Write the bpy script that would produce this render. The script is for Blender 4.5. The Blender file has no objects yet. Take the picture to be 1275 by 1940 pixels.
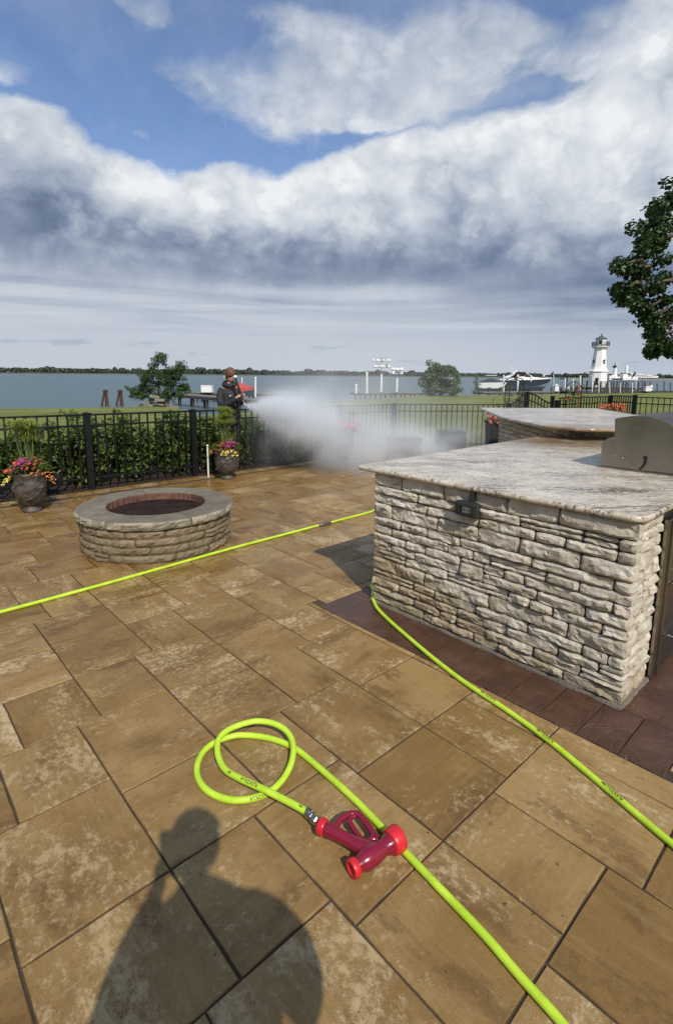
import bpy, bmesh, math, random
import numpy as np
from mathutils import Vector, Matrix, noise as mn

random.seed(7)
rng = np.random.default_rng(11)
R = math.radians
scene = bpy.context.scene
COL = scene.collection

# ------------------------------------------------------------------ camera
CAM_F, CAM_PITCH, CAM_ROLL, CY, CX = 994.216, 0.165884, 0.008493, 877.40, 639.64
IMG_W, IMG_H = 1275.0, 1940.0
HC = 1.6                       # height of the lens above the paving
cp, sp = math.cos(CAM_PITCH), math.sin(CAM_PITCH)
cr, sr = math.cos(CAM_ROLL), math.sin(CAM_ROLL)
ROT = Matrix(((1, 0, 0), (0, -sp, cp), (0, -cp, -sp))) @ Matrix(((cr, sr, 0), (-sr, cr, 0), (0, 0, 1)))
cam = bpy.data.cameras.new('camera')
cam_ob = bpy.data.objects.new('camera', cam)
COL.objects.link(cam_ob)
cx_, cy_, cz_ = ROT @ Vector((1, 0, 0)), ROT @ Vector((0, -1, 0)), ROT @ Vector((0, 0, -1))
cam_ob.matrix_world = Matrix(((cx_.x, cy_.x, cz_.x, 0), (cx_.y, cy_.y, cz_.y, 0), (cx_.z, cy_.z, cz_.z, HC), (0, 0, 0, 1)))
cam.sensor_fit = 'HORIZONTAL'
cam.sensor_width = 36
cam.lens = CAM_F / IMG_W * 36
cam.shift_y = -(IMG_H / 2 - CY) / IMG_W
cam.shift_x = -(CX - IMG_W / 2) / IMG_W
cam.clip_start = 0.02
cam.clip_end = 9000
scene.camera = cam_ob

# ------------------------------------------------------------------ exposure
scene.view_settings.view_transform = 'Standard'
scene.view_settings.look = 'None'
scene.view_settings.exposure = 0.0
scene.view_settings.gamma = 1.0
scene.view_settings.use_curve_mapping = False
scene.render.resolution_x, scene.render.resolution_y = 672, 1024
scene.render.engine = 'CYCLES'
scene.cycles.volume_bounces = 4
scene.cycles.max_bounces = 8
scene.cycles.transparent_max_bounces = 12
scene.cycles.caustics_reflective = False
scene.cycles.caustics_refractive = False
scene.cycles.volume_step_rate = 0.45
scene.cycles.volume_max_steps = 192

SUN_EL, SUN_AZ = R(43.0), R(180 - 20.4)      # azimuth clockwise from +Y
TO_SUN = Vector((math.sin(SUN_AZ) * math.cos(SUN_EL), math.cos(SUN_AZ) * math.cos(SUN_EL), math.sin(SUN_EL)))
sun = bpy.data.lights.new('sun', 'SUN')
sun.energy = 4.0
sun.angle = R(0.55)
sun.color = (1.0, 0.92, 0.79)
sun_ob = bpy.data.objects.new('sun', sun)
COL.objects.link(sun_ob)
sun_ob.rotation_euler = TO_SUN.to_track_quat('Z', 'Y').to_euler()
sun_ob.location = (3, -8, 9)


# ------------------------------------------------------------------ node helper
class V:
    def __init__(s, g, k): s.g, s.k = g, k
    def _b(s, op, o, rev=False):
        return s.g.m(op, o, s) if rev else s.g.m(op, s, o)
    def __add__(s, o): return s._b('ADD', o)
    __radd__ = __add__
    def __sub__(s, o): return s._b('SUBTRACT', o)
    def __rsub__(s, o): return s._b('SUBTRACT', o, True)
    def __mul__(s, o): return s._b('MULTIPLY', o)
    __rmul__ = __mul__
    def __truediv__(s, o): return s._b('DIVIDE', o)
    def __neg__(s): return s._b('MULTIPLY', -1.0)


class G:
    def __init__(s, nt):
        s.nt = nt; s.n = nt.nodes; s.l = nt.links
        s.n.clear()
    def put(s, sock, v):
        if isinstance(v, V): s.l.new(v.k, sock)
        elif isinstance(v, bpy.types.NodeSocket): s.l.new(v, sock)
        elif v is not None:
            if isinstance(v, (tuple, list)) and len(v) == 3 and sock.type == 'RGBA': v = (*v, 1)
            sock.default_value = v
    def m(s, op, a, b=None, c=None, clamp=False):
        n = s.n.new('ShaderNodeMath'); n.operation = op; n.use_clamp = clamp
        s.put(n.inputs[0], a)
        if b is not None: s.put(n.inputs[1], b)
        if c is not None: s.put(n.inputs[2], c)
        return V(s, n.outputs[0])
    def sat(s, a): return s.m('ADD', a, 0.0, clamp=True)
    def mx(s, a, b): return s.m('MAXIMUM', a, b)
    def mn(s, a, b): return s.m('MINIMUM', a, b)
    def smooth(s, v, a, b):
        n = s.n.new('ShaderNodeMapRange'); n.interpolation_type = 'SMOOTHSTEP'
        s.put(n.inputs['Value'], v); n.inputs['From Min'].default_value = a; n.inputs['From Max'].default_value = b
        return V(s, n.outputs[0])
    def rng(s, v, a, b, c, d):
        n = s.n.new('ShaderNodeMapRange')
        s.put(n.inputs['Value'], v)
        for k, x in zip(('From Min', 'From Max', 'To Min', 'To Max'), (a, b, c, d)): n.inputs[k].default_value = x
        return V(s, n.outputs[0])
    def noise(s, vec, scale, detail=4, rough=.5, dist=0, color=False, kind='FBM'):
        n = s.n.new('ShaderNodeTexNoise'); n.noise_type = kind
        s.put(n.inputs['Vector'], vec)
        n.inputs['Scale'].default_value = scale; n.inputs['Detail'].default_value = detail
        n.inputs['Roughness'].default_value = rough; n.inputs['Distortion'].default_value = dist
        return V(s, n.outputs['Color' if color else 0])
    def voro(s, vec, scale, feature='F1', out=0, rand=1.0):
        n = s.n.new('ShaderNodeTexVoronoi'); n.feature = feature
        s.put(n.inputs['Vector'], vec); n.inputs['Scale'].default_value = scale
        n.inputs['Randomness'].default_value = rand
        return V(s, n.outputs[out])
    def ramp(s, v, stops, interp='LINEAR'):
        n = s.n.new('ShaderNodeValToRGB'); s.put(n.inputs[0], v)
        e = n.color_ramp.elements; n.color_ramp.interpolation = interp
        while len(e) < len(stops): e.new(0.5)
        for el, (p, c) in zip(e, stops):
            el.position = p
            el.color = (*c, 1) if isinstance(c, (tuple, list)) else (c, c, c, 1)
        return V(s, n.outputs[0])
    def mix(s, f, a, b, mode='MIX'):
        n = s.n.new('ShaderNodeMix'); n.data_type = 'RGBA'; n.blend_type = mode
        s.put(n.inputs[0], f); s.put(n.inputs[6], a); s.put(n.inputs[7], b)
        return V(s, n.outputs[2])
    def vec(s, x, y, z):
        n = s.n.new('ShaderNodeCombineXYZ')
        for i, k in enumerate((x, y, z)): s.put(n.inputs[i], k)
        return V(s, n.outputs[0])
    def sep(s, v):
        n = s.n.new('ShaderNodeSeparateXYZ'); s.put(n.inputs[0], v)
        return [V(s, o) for o in n.outputs]
    def vadd(s, a, b, op='ADD'):
        n = s.n.new('ShaderNodeVectorMath'); n.operation = op
        s.put(n.inputs[0], a); s.put(n.inputs[1], b)
        return V(s, n.outputs[0])
    def vscale(s, a, f):
        n = s.n.new('ShaderNodeVectorMath'); n.operation = 'SCALE'
        s.put(n.inputs[0], a); s.put(n.inputs['Scale'], f)
        return V(s, n.outputs[0])
    def coord(s, out='Object'):
        n = s.n.new('ShaderNodeTexCoord'); return V(s, n.outputs[out])
    def geo(s, out):
        n = s.n.new('ShaderNodeNewGeometry'); return V(s, n.outputs[out])
    def rand(s):
        n = s.n.new('ShaderNodeObjectInfo'); return V(s, n.outputs['Random'])
    def attr(s, name, out='Fac'):
        n = s.n.new('ShaderNodeAttribute'); n.attribute_name = name
        return V(s, n.outputs[out])
    def bump(s, h, strength=.5, dist=.01, normal=None):
        n = s.n.new('ShaderNodeBump'); n.inputs['Strength'].default_value = strength
        n.inputs['Distance'].default_value = dist; s.put(n.inputs['Height'], h)
        if normal is not None: s.put(n.inputs['Normal'], normal)
        return V(s, n.outputs[0])


MATS = {}
def material(name, fn=None, color=(.5, .5, .5), rough=.6, metal=0.0, spec=.5, vary=0.0, coat=0.0, bump=None):
    """simple principled material; fn(g, bsdf) wires the rest"""
    if name in MATS: return MATS[name]
    m = bpy.data.materials.new(name); m.use_nodes = True
    g = G(m.node_tree)
    out = g.n.new('ShaderNodeOutputMaterial'); b = g.n.new('ShaderNodeBsdfPrincipled')
    g.l.new(b.outputs[0], out.inputs[0])
    b.inputs['Base Color'].default_value = (*color, 1)
    b.inputs['Roughness'].default_value = rough
    b.inputs['Metallic'].default_value = metal
    b.inputs['Specular IOR Level'].default_value = spec
    b.inputs['Coat Weight'].default_value = coat
    if vary:
        c = g.coord(); nz = g.noise(c, 9, 5, .6)
        k = g.rng(nz, .3, .7, 1 - vary, 1 + vary)
        g.put(b.inputs['Base Color'], g.vscale(g.vec(*color), k))
        g.put(b.inputs['Roughness'], g.rng(nz, .3, .7, max(0, rough - .1), min(1, rough + .1)))
    if bump:
        c = g.coord(); g.put(b.inputs['Normal'], g.bump(g.noise(c, bump[0], 5, .6), bump[1], bump[2]))
    if fn: fn(g, b, out)
    MATS[name] = m
    m.diffuse_color = (*color, 1)
    return m


# ------------------------------------------------------------------ world
world = bpy.data.worlds.new('World'); scene.world = world; world.use_nodes = True
def build_world():
    g = G(world.node_tree)
    out = g.n.new('ShaderNodeOutputWorld')
    sky = g.n.new('ShaderNodeTexSky'); sky.sky_type = 'NISHITA'; sky.sun_disc = False
    sky.sun_elevation = SUN_EL; sky.sun_rotation = SUN_AZ
    sky.air_density = 1.15; sky.dust_density = .6; sky.ozone_density = 2.4
    bg1 = g.n.new('ShaderNodeBackground'); bg1.inputs[1].default_value = 0.11
    d = g.coord('Generated')
    x, y, z = g.sep(d)
    # clear blue a little deeper, as the photograph's processing shows it
    g.put(bg1.inputs[0], g.mix(1.0, V(g, sky.outputs[0]), (.78, .92, 1.16), 'MULTIPLY'))
    el = g.m('ARCSINE', g.mx(g.mn(z, .9999), -.9999)) * 57.2958
    az = g.m('ARCTAN2', x, y) * 57.2958
    v3 = g.vec(x, y, z * 2.0)
    w1 = g.noise(v3, 3.6, 9, .58) - .5
    w2 = g.noise(g.vadd(v3, (5.2, 1.3, 3.7)), 3.2, 9, .58) - .5
    big = g.noise(g.vadd(v3, (1.7, 8.3, 2.2)), 1.6, 3, .5) - .5
    v3b = g.vec(x + w2 * .12, y, z * 1.25 + w1 * .10)
    puff = g.noise(g.vadd(v3b, (3.1, 4.4, 9.1)), 11, 8, .55, .25) - .5
    fine = g.noise(v3b, 30, 7, .6) - .5
    elw = el + w1 * 7.0 + puff * 2.0 + fine * .8
    azw = az + w2 * 16.0 + puff * 3
    els = el + w1 * 4.6 + puff * 1.2 + g.mx(g.mn(az, 40.0), -40.0) * .045
    azs = az + w2 * 9.0
    def blob(a, e, ra, re, am=1.0, E=elw, A=azw):
        p = (A - a) / ra; q = (E - e) / re
        return g.m('EXPONENT', -(p * p + q * q)) * am
    # top edge of the big cloud bank, by azimuth
    pts = [(-180, 23), (-60, 24.5), (-31, 22.6), (-27, 22.2), (-23, 20.5), (-16.5, 19.6), (-11, 20.4), (-7, 20.0),
           (-2.5, 21.2), (3, 22.6), (9, 23.4), (17, 24.2), (21, 24.6), (26, 27.5), (31, 29), (60, 27), (180, 23)]
    f = g.n.new('ShaderNodeFloatCurve')
    cv = f.mapping.curves[0]
    P = [((a + 60) / 120, e / 40) for a, e in pts[1:-1]]
    cv.points[0].location = P[0]; cv.points[1].location = P[-1]
    for p in P[1:-1]: cv.points.new(*p)
    f.mapping.update()
    g.put(f.inputs['Value'], g.sat((az + 60) / 120)); B = V(g, f.outputs[0]) * 40
    elb = el + w1 * 4.6 + puff * 2.4 + fine * 1.2
    bank = g.smooth(B - elb, -.25, 1.0)
    up = blob(6, 27, 9.5, 3.6, 1.15) + blob(12.5, 28.5, 5, 3.2, .6) + blob(1.0, 25.3, 5.5, 2.0, .8) + blob(-1, 29.7, 4.2, 1.5, .75)
    up = up + blob(28, 28.5, 6, 3.5, 1.1) + blob(21.5, 26.3, 4, 1.1, .55) + blob(20, 29, 3, .8, .45)
    up = up + blob(-13.2, 26.2, 5.2, 1.9, .62) + blob(-18.8, 29.8, 3, 1.6, .5) + blob(-7.5, 30.5, 5, .8, .45) + blob(-31, 23.8, 3, 1, .6)
    up = up + blob(-19.3, 21.4, 1.2, .45, .5, el + fine * 1.2, az) + blob(-26, 31, 9, 2.4, .25)
    up = up + g.smooth(big + w1 * .8, .02, .22) * g.smooth(el, 31, 37) * .9 + g.smooth(az, 33, 50) * .5 + g.smooth(-az, 36, 60) * .4
    up = up - blob(19.6, 24.0, 4.6, 1.4, .9) - blob(1.6, 22.9, 3.0, .7, .55) - blob(14.5, 26.3, 1.8, 1.0, .45) - blob(16.5, 30, 2.6, 2, .55)
    up = g.sat(up + (puff * .75 + w1 * .5 + fine * .35))
    up = up + blob(9, 24.4, 9, 1.7, .55) + blob(-4, 26, 4, 2.2, .30) + blob(4, 25.5, 12, 4.5, .22) + blob(18, 26.5, 9, 3, .25) + blob(-9, 24, 5, 1.6, .18) + blob(25, 25.5, 5, 1.6, .5)
    upa = g.smooth(up, .02, 1.15)
    alpha = g.mx(bank, upa * .90)
    alpha = g.mx(alpha, .1 + .12 * g.smooth(el, 24, 34))
    # luminance inside the cloud
    lum = g.ramp(g.sat(els / 40), [(0, .66), (.06, .67), (.12, .64), (.16, .60), (.20, .52), (.245, .42), (.30, .40), (.35, .50),
                                   (.41, .68), (.47, .80), (.55, .86), (.63, .72), (.8, .66), (1, .62)])
    lum = lum + blob(-27, 12.6, 9, 2.4, -.10, els, azs) + blob(-16, 16, 11, 2.4, .16, els, azs) + blob(-5, 12.0, 9, 1.7, -.10, els, azs)
    lum = lum + blob(14, 11.5, 14, 1.9, -.08, els, azs) + blob(27, 9.6, 8, 2.2, -.14, els, azs) + blob(5, 8.6, 8, 1.3, .18, els, azs)
    lum = lum + blob(-2, 16.8, 8, 2.3, .18, els, azs) + blob(8, 17.5, 9, 2.2, -.10, els, azs) + blob(21, 16, 9, 3, -.07, els, azs)
    lum = lum + blob(23, 22.8, 6, 2.4, .16, els, azs) + blob(10, 21.4, 6, 1.5, .20, els, azs) + blob(-29, 17.0, 6, 1.4, -.18, els, azs)
    lum = lum + blob(-4, 20, 3.5, 1.1, .1, els, azs)
    st = g.noise(g.vec(az * .028 + el * .02, el * .55, 0.0), 1.0, 7, .55, .4) - .5
    band = g.smooth(el, 3.3, 5.5) * g.smooth(-el, -10.5, -7.5)
    lum = lum + st * band * .85 + (puff * .60 + fine * .22) * g.smooth(el, 5, 12) + w1 * .36 * g.smooth(el, 5, 12)
    lum = lum + blob(-20, 10.3, 6, .8, .12, els, azs) + blob(-13, 8.2, 8, .7, .10, els, azs) + blob(-3, 14.6, 7, 1.6, .10, els, azs)
    # small low clouds over the horizon
    lo = g.noise(g.vec(az * .10, el * .55, 3.0), 1.0, 6, .6) - .5
    lum = lum - g.smooth(lo, .07, .2) * g.smooth(-el, -4.2, -2.5) * g.smooth(el, .6, 1.4) * .16
    lum = lum - g.smooth(az, 8, 30) * g.smooth(-el, -7, -3) * .05
    b1 = g.m('ABSOLUTE', g.noise(v3b, 6.5, 5, .5) - .5); b2 = g.m('ABSOLUTE', g.noise(v3b, 15.0, 5, .55) - .5)
    lum = lum + (b1 * 1.5 + b2 * .9 - .17) * g.smooth(el, 8, 14) * .85
    cc = g.ramp(g.sat(lum), [(0, (.11, .145, .22)), (.2, (.165, .215, .325)), (.38, (.27, .33, .445)), (.52, (.40, .465, .56)),
                             (.72, (.58, .63, .70)), (.9, (.76, .79, .83)), (1, (.86, .88, .90))])
    # below the horizon: a dull ground tone
    cc = g.mix(g.smooth(-el, .2, 3), cc, (.18, .2, .2))
    bg2 = g.n.new('ShaderNodeBackground'); g.put(bg2.inputs[0], cc); bg2.inputs[1].default_value = 1.0
    mixs = g.n.new('ShaderNodeMixShader')
    g.put(mixs.inputs[0], alpha); g.l.new(bg1.outputs[0], mixs.inputs[1]); g.l.new(bg2.outputs[0], mixs.inputs[2])
    g.l.new(mixs.outputs[0], out.inputs[0])
build_world()
world.cycles.sampling_method = 'MANUAL'
world.cycles.sample_map_resolution = 512

# ------------------------------------------------------------------ measuring helpers
TG = -0.826398                                   # the paving runs at this angle to world X
EU = Vector((math.cos(TG), math.sin(TG), 0)); EV = Vector((-math.sin(TG), math.cos(TG), 0))
def ray(px, py):
    return ROT @ Vector(((px - CX) / CAM_F, (py - CY) / CAM_F, 1.0))
def at(px, py, z=0.0):
    """world point at height z seen in that spot of the photograph"""
    d = ray(px, py); s = (z - HC) / d.z
    return Vector((d.x * s, d.y * s, z))
def atd(px, py, Y):
    """world point at distance Y ahead"""
    d = ray(px, py); s = Y / d.y
    return Vector((d.x * s, Y, HC + d.z * s))
def W(u, v, z=0.0):
    p = EU * u + EV * v; p.z = z
    return p
def UV(p): return (p.dot(EU), p.dot(EV))


# ------------------------------------------------------------------ object helpers
def tag(o, label=None, cat=None, group=None, kind=None):
    if label: o['label'] = label
    if cat: o['category'] = cat
    if group: o['group'] = group
    if kind: o['kind'] = kind
    return o
def link(name, me, parent=None):
    o = bpy.data.objects.new(name, me); COL.objects.link(o)
    if parent: o.parent = parent
    return o
def empty(name, loc=(0, 0, 0), rz=0.0):
    o = bpy.data.objects.new(name, None); COL.objects.link(o)
    o.location = loc; o.rotation_euler = (0, 0, rz); o.empty_display_size = .2
    return o
def copy_tree(o, parent=None):
    c = o.copy(); COL.objects.link(c)
    if parent: c.parent = parent
    for ch in list(o.children): copy_tree(ch, c)
    return c

class MB:
    """collects shapes, builds ONE mesh object"""
    def __init__(s): s.v = []; s.f = []; s.sm = []
    def add(s, vs, fs, smooth=False):
        o = len(s.v); s.v += [tuple(p) for p in vs]
        s.f += [tuple(i + o for i in f) for f in fs]; s.sm += [smooth] * len(fs)
        return s
    def box(s, c, d, rz=0.0, rot=None, bev=0.0):
        x, y, z = d[0] / 2, d[1] / 2, d[2] / 2
        M = rot if rot is not None else Matrix.Rotation(rz, 3, 'Z')
        c = Vector(c)
        if bev <= 0:
            vs = [c + M @ Vector((a * x, b * y, e * z)) for e in (-1, 1) for a, b in ((-1, -1), (1, -1), (1, 1), (-1, 1))]
            return s.add(vs, [(3, 2, 1, 0), (4, 5, 6, 7), (0, 1, 5, 4), (1, 2, 6, 5), (2, 3, 7, 6), (3, 0, 4, 7)])
        b_ = min(bev, x * .9, y * .9, z * .9)
        bm = bmesh.new(); bmesh.ops.create_cube(bm, size=2)
        for v in bm.verts: v.co = Vector((v.co.x * x, v.co.y * y, v.co.z * z))
        bmesh.ops.bevel(bm, geom=list(bm.edges), offset=b_, segments=2, profile=.6, affect='EDGES')
        bm.verts.index_update()
        s.add([c + M @ v.co for v in bm.verts], [[v.index for v in f.verts] for f in bm.faces], False)
        bm.free(); return s
    def prism(s, poly, z0, z1, M=None):
        n = len(poly)
        vs = [Vector((p[0], p[1], z0)) for p in poly] + [Vector((p[0], p[1], z1)) for p in poly]
        if M: vs = [M @ v for v in vs]
        return s.add(vs, [tuple(range(n))[::-1], tuple(range(n, 2 * n))] + [(i, (i + 1) % n, (i + 1) % n + n, i + n) for i in range(n)])
    def tube(s, pts, r, n=8, cap=True, smooth=True, flat=None):
        pts = [Vector(p) for p in pts]; m = len(pts)
        rs = list(r) if hasattr(r, '__len__') else [r] * m
        up = Vector((0, 0, 1)); prev = None; vs = []
        for i, p in enumerate(pts):
            t = (pts[min(i + 1, m - 1)] - pts[max(i - 1, 0)])
            if t.length < 1e-9: t = Vector((0, 0, 1))
            t.normalize()
            if prev is None:
                a = up if abs(t.z) < .9 else Vector((1, 0, 0))
                nrm = (a - t * a.dot(t)).normalized()
            else:
                nrm = (prev - t * prev.dot(t)); nrm = nrm.normalized() if nrm.length > 1e-6 else prev
            prev = nrm; bi = t.cross(nrm)
            for k in range(n):
                a = 2 * math.pi * k / n
                vs.append(p + (nrm * math.cos(a) + bi * math.sin(a)) * rs[i])
        fs = [(i * n + k, i * n + (k + 1) % n, (i + 1) * n + (k + 1) % n, (i + 1) * n + k) for i in range(m - 1) for k in range(n)]
        s.add(vs, fs, smooth)
        if cap:
            s.add(vs[:n], [tuple(range(n))[::-1]]); s.add(vs[-n:], [tuple(range(n))])
        return s
    def lathe(s, prof, c=(0, 0, 0), n=24, smooth=True, M=None, a0=0.0):
        vs = []; c = Vector(c)
        for r, z in prof:
            for k in range(n):
                a = 2 * math.pi * k / n + a0
                p = Vector((r * math.cos(a), r * math.sin(a), z))
                vs.append((M @ p if M else p) + c)
        m = len(prof)
        fs = [(i * n + k, i * n + (k + 1) % n, (i + 1) * n + (k + 1) % n, (i + 1) * n + k) for i in range(m - 1) for k in range(n)]
        s.add(vs, fs, smooth)
        if prof[0][0] > 1e-4: s.add(vs[:n], [tuple(range(n))[::-1]])
        if prof[-1][0] > 1e-4: s.add(vs[-n:], [tuple(range(n))])
        return s
    def ball(s, c, r, seg=10, rings=7, sc=(1, 1, 1)):
        c = Vector(c); vs = []; fs = []
        for i in range(rings + 1):
            t = math.pi * i / rings
            for k in range(seg):
                a = 2 * math.pi * k / seg
                vs.append(c + Vector((math.sin(t) * math.cos(a) * r * sc[0], math.sin(t) * math.sin(a) * r * sc[1], math.cos(t) * r * sc[2])))
        for i in range(rings):
            for k in range(seg):
                fs.append(((i + 1) * seg + k, (i + 1) * seg + (k + 1) % seg, i * seg + (k + 1) % seg, i * seg + k))
        return s.add(vs, fs, True)
    def mesh(s, name, mat):
        me = bpy.data.meshes.new(name); me.from_pydata([tuple(v) for v in s.v], [], s.f)
        me.polygons.foreach_set('use_smooth', s.sm)
        if mat: me.materials.append(mat)
        me.update(); return me
    def build(s, name, mat, parent=None):
        return link(name, s.mesh(name, mat), parent)

def smooth_path(pts, sub=8):
    pts = [Vector(p) for p in pts]; out = []
    for i in range(len(pts) - 1):
        p0 = pts[i - 1] if i else pts[0] * 2 - pts[1]
        p1, p2 = pts[i], pts[i + 1]
        p3 = pts[i + 2] if i + 2 < len(pts) else p2 * 2 - p1
        for k in range(sub):
            t = k / sub
            out.append(.5 * ((2 * p1) + (p2 - p0) * t + (2 * p0 - 5 * p1 + 4 * p2 - p3) * t * t + (3 * p1 - p0 - 3 * p2 + p3) * t ** 3))
    out.append(pts[-1]); return out

def leaves_mesh(name, P, N, S, mat, aspect=.5, fold=.25, up=None):
    """many small folded leaves: P centres (n,3), N facing (n,3), S length (n)"""
    n = len(P); N = N / np.maximum(np.linalg.norm(N, axis=1, keepdims=True), 1e-6)
    T = rng.normal(size=(n, 3))
    if up is not None: T = T * .35 + np.asarray(up)
    T -= (T * N).sum(1, keepdims=True) * N; T /= np.maximum(np.linalg.norm(T, axis=1, keepdims=True), 1e-6)
    B = np.cross(N, T); S = S[:, None]
    a = P - T * S * .5; c = P + T * S * .5 - N * S * .12
    b = P + B * S * aspect * .5 + N * S * fold * aspect - T * S * .05
    d = P - B * S * aspect * .5 + N * S * fold * aspect - T * S * .05
    vs = np.stack([a, b, c, d], 1).reshape(-1, 3)
    me = bpy.data.meshes.new(name)
    me.vertices.add(4 * n); me.vertices.foreach_set('co', vs.astype(np.float32).ravel())
    idx = np.arange(n)[:, None] * 4 + np.array([[0, 1, 2, 0, 2, 3]])
    me.loops.add(6 * n); me.loops.foreach_set('vertex_index', idx.astype(np.int32).ravel())
    me.polygons.add(2 * n); me.polygons.foreach_set('loop_start', np.arange(0, 6 * n, 3, dtype=np.int32))
    me.materials.append(mat); me.update(calc_edges=True); me.validate()
    return me

def leaf_material(name, dark, light, rough=.5, trans=.35):
    def fn(g, b, out):
        r = g.geo('Random Per Island')
        c = g.coord(); nz = g.noise(c, 2.2, 3, .5)
        col = g.mix(g.sat(r * .7 + (nz - .35) * .9), dark, light)
        g.put(b.inputs['Base Color'], col)
        tr = g.n.new('ShaderNodeBsdfTranslucent'); g.put(tr.inputs[0], g.vadd(g.vscale(col, 1.3), (0.01, .03, 0)))
        ms = g.n.new('ShaderNodeMixShader'); ms.inputs[0].default_value = trans
        g.l.new(b.outputs[0], ms.inputs[1]); g.l.new(tr.outputs[0], ms.inputs[2]); g.l.new(ms.outputs[0], out.inputs[0])
    return material(name, fn, color=light, rough=rough, spec=.35)
# ------------------------------------------------------------------ materials of the terrace
def paver_fn(kind):
    def fn(g, b, out):
        r = g.m('FRACT', g.rand() + g.attr('tile_rnd'))
        r2 = g.m('FRACT', r * 17.31); r3 = g.m('FRACT', r * 91.7)
        c = g.vadd(g.coord(), g.vec(r * 37.0, r2 * 53.0, r3 * 11.0))
        x, y, z = g.sep(c)
        pos = g.geo('Position')
        warp = g.noise(c, 3, 3, .5) - .5
        band = g.noise(g.vec(x * 2.0 + warp * .3, y * 4.4 + warp * .7, z), 1.25, 4, .55)
        band2 = g.noise(g.vec(x * 1.4 + 9.0, y * 4.0 + warp * .6, z), 1.5, 4, .55)
        grain = g.noise(g.vec(x * 30, y * 38, z), 1.0, 9, .80)
        grain2 = g.noise(g.vec(x * 26 + 4.0, y * 30, z), 1.0, 9, .78)
        streak = g.noise(g.vec(x * 3.5, y * 46, z), 1.0, 5, .6)
        blot = g.noise(c, 3.2, 4, .6)
        flake = grain
        grit = g.noise(c, 230, 3, .65)
        dark, mid, tan, cream = (.135, .073, .020), (.225, .137, .042), (.310, .205, .078), (.490, .375, .205)
        base = g.mix(g.smooth((blot - .5) * 1.2 + (grain2 - .5) * .9 + (r3 - .5) * .3, -.18, .22), mid, tan)
        dk = g.smooth((band2 - .5) * 1.8 + (grain2 - .5) * 1.3, .0, .34)
        base = g.mix(dk * .78, base, dark)
        m = (band - .5) * 1.55 + (grain - .5) * 2.2 + (r2 - .5) * .30
        fl = g.smooth(m, .0, .42)
        base = g.mix(fl * .64, base, cream)
        base = g.mix(g.smooth(m + (grain2 - .5) * .8, .20, .34) * .28, base, (.56, .45, .27))
        base = g.mix(g.smooth(streak, .50, .72) * .13, base, cream)
        base = g.mix(g.smooth(-streak, -.46, -.28) * .20, base, dark)
        spk = g.smooth(g.noise(c, 95, 4, .75), .60, .70) * .5
        base = g.mix(spk, base, dark)
        base = g.mix(g.smooth(grit, .55, .75) * .3, base, cream)
        base = g.mix(1.0, base, g.vec(*[g.rng(r, 0, 1, a_, b_) for a_, b_ in ((.86, 1.1), (.84, 1.12), (.78, 1.2))]), 'MULTIPLY')
        # damp patches: darker, yellower, glossier
        px, py, pz = g.sep(pos)
        wn = g.noise(pos, .9, 5, .6)
        near_pit = g.m('EXPONENT', -(((px + 2.2) / 2.4) * ((px + 2.2) / 2.4) + ((py - 5.7) / 2.6) * ((py - 5.7) / 2.6)))
        wet = g.smooth(wn + near_pit * .45, .60, .82)
        far = g.smooth(py, 5.5, 8.5)
        wet = g.sat(wet + far * .7)
        base = g.mix(wet * .26, base, g.mix(1.0, base, (.80, .66, .42), 'MULTIPLY'))
        base = g.mix(.5, base, g.mix(1.0, base, (1.04, .99, .93), 'MULTIPLY'))
        # moss and dirt along the edges (vertex attribute on the chamfer)
        edge = g.attr('edge_dirt')
        en = g.smooth(edge + (g.noise(c, 34, 5, .7) - .5) * .9, .60, 1.05)
        base = g.mix(en * .6, base, (.085, .062, .036))
        g.put(b.inputs['Base Color'], base)
        g.put(b.inputs['Roughness'], g.rng(wet, 0, 1, .58, .24) + (grit - .5) * .22)
        b.inputs['Specular IOR Level'].default_value = .42
        h = flake * .5 + fl * .2 + grit * .25 + streak * .15 - spk * .5
        g.put(b.inputs['Normal'], g.bump(h, .55, .006))
    return fn
M_PAVER = material('sandstone_paver', paver_fn('sand'))
def slate_fn(g, b, out):
    r = g.rand(); c = g.vadd(g.coord(), g.vscale(g.vec(1., 2., 3.), r * 19))
    n = g.noise(c, 6, 7, .6); f = g.noise(c, 40, 6, .65)
    col = g.mix(g.smooth(n, .35, .7), (.068, .033, .020), (.112, .056, .036))
    col = g.mix(g.smooth(f + n * .4, .72, .9) * .4, col, (.13, .09, .07))
    col = g.mix(r * .35, col, (.07, .040, .027))
    g.put(b.inputs['Base Color'], col)
    g.put(b.inputs['Roughness'], g.rng(n, .3, .7, .34, .55))
    ridge = g.m('ABSOLUTE', g.noise(g.vadd(c, (3., 1., 2.)), 3.2, 4, .6, 1.2) - .5)
    h = n * .7 + f * .2 - g.smooth(-ridge, -.03, 0.0) * .5
    g.put(b.inputs['Normal'], g.bump(h, .5, .008))
M_SLATE = material('brown_slate_paver', slate_fn)
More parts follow.
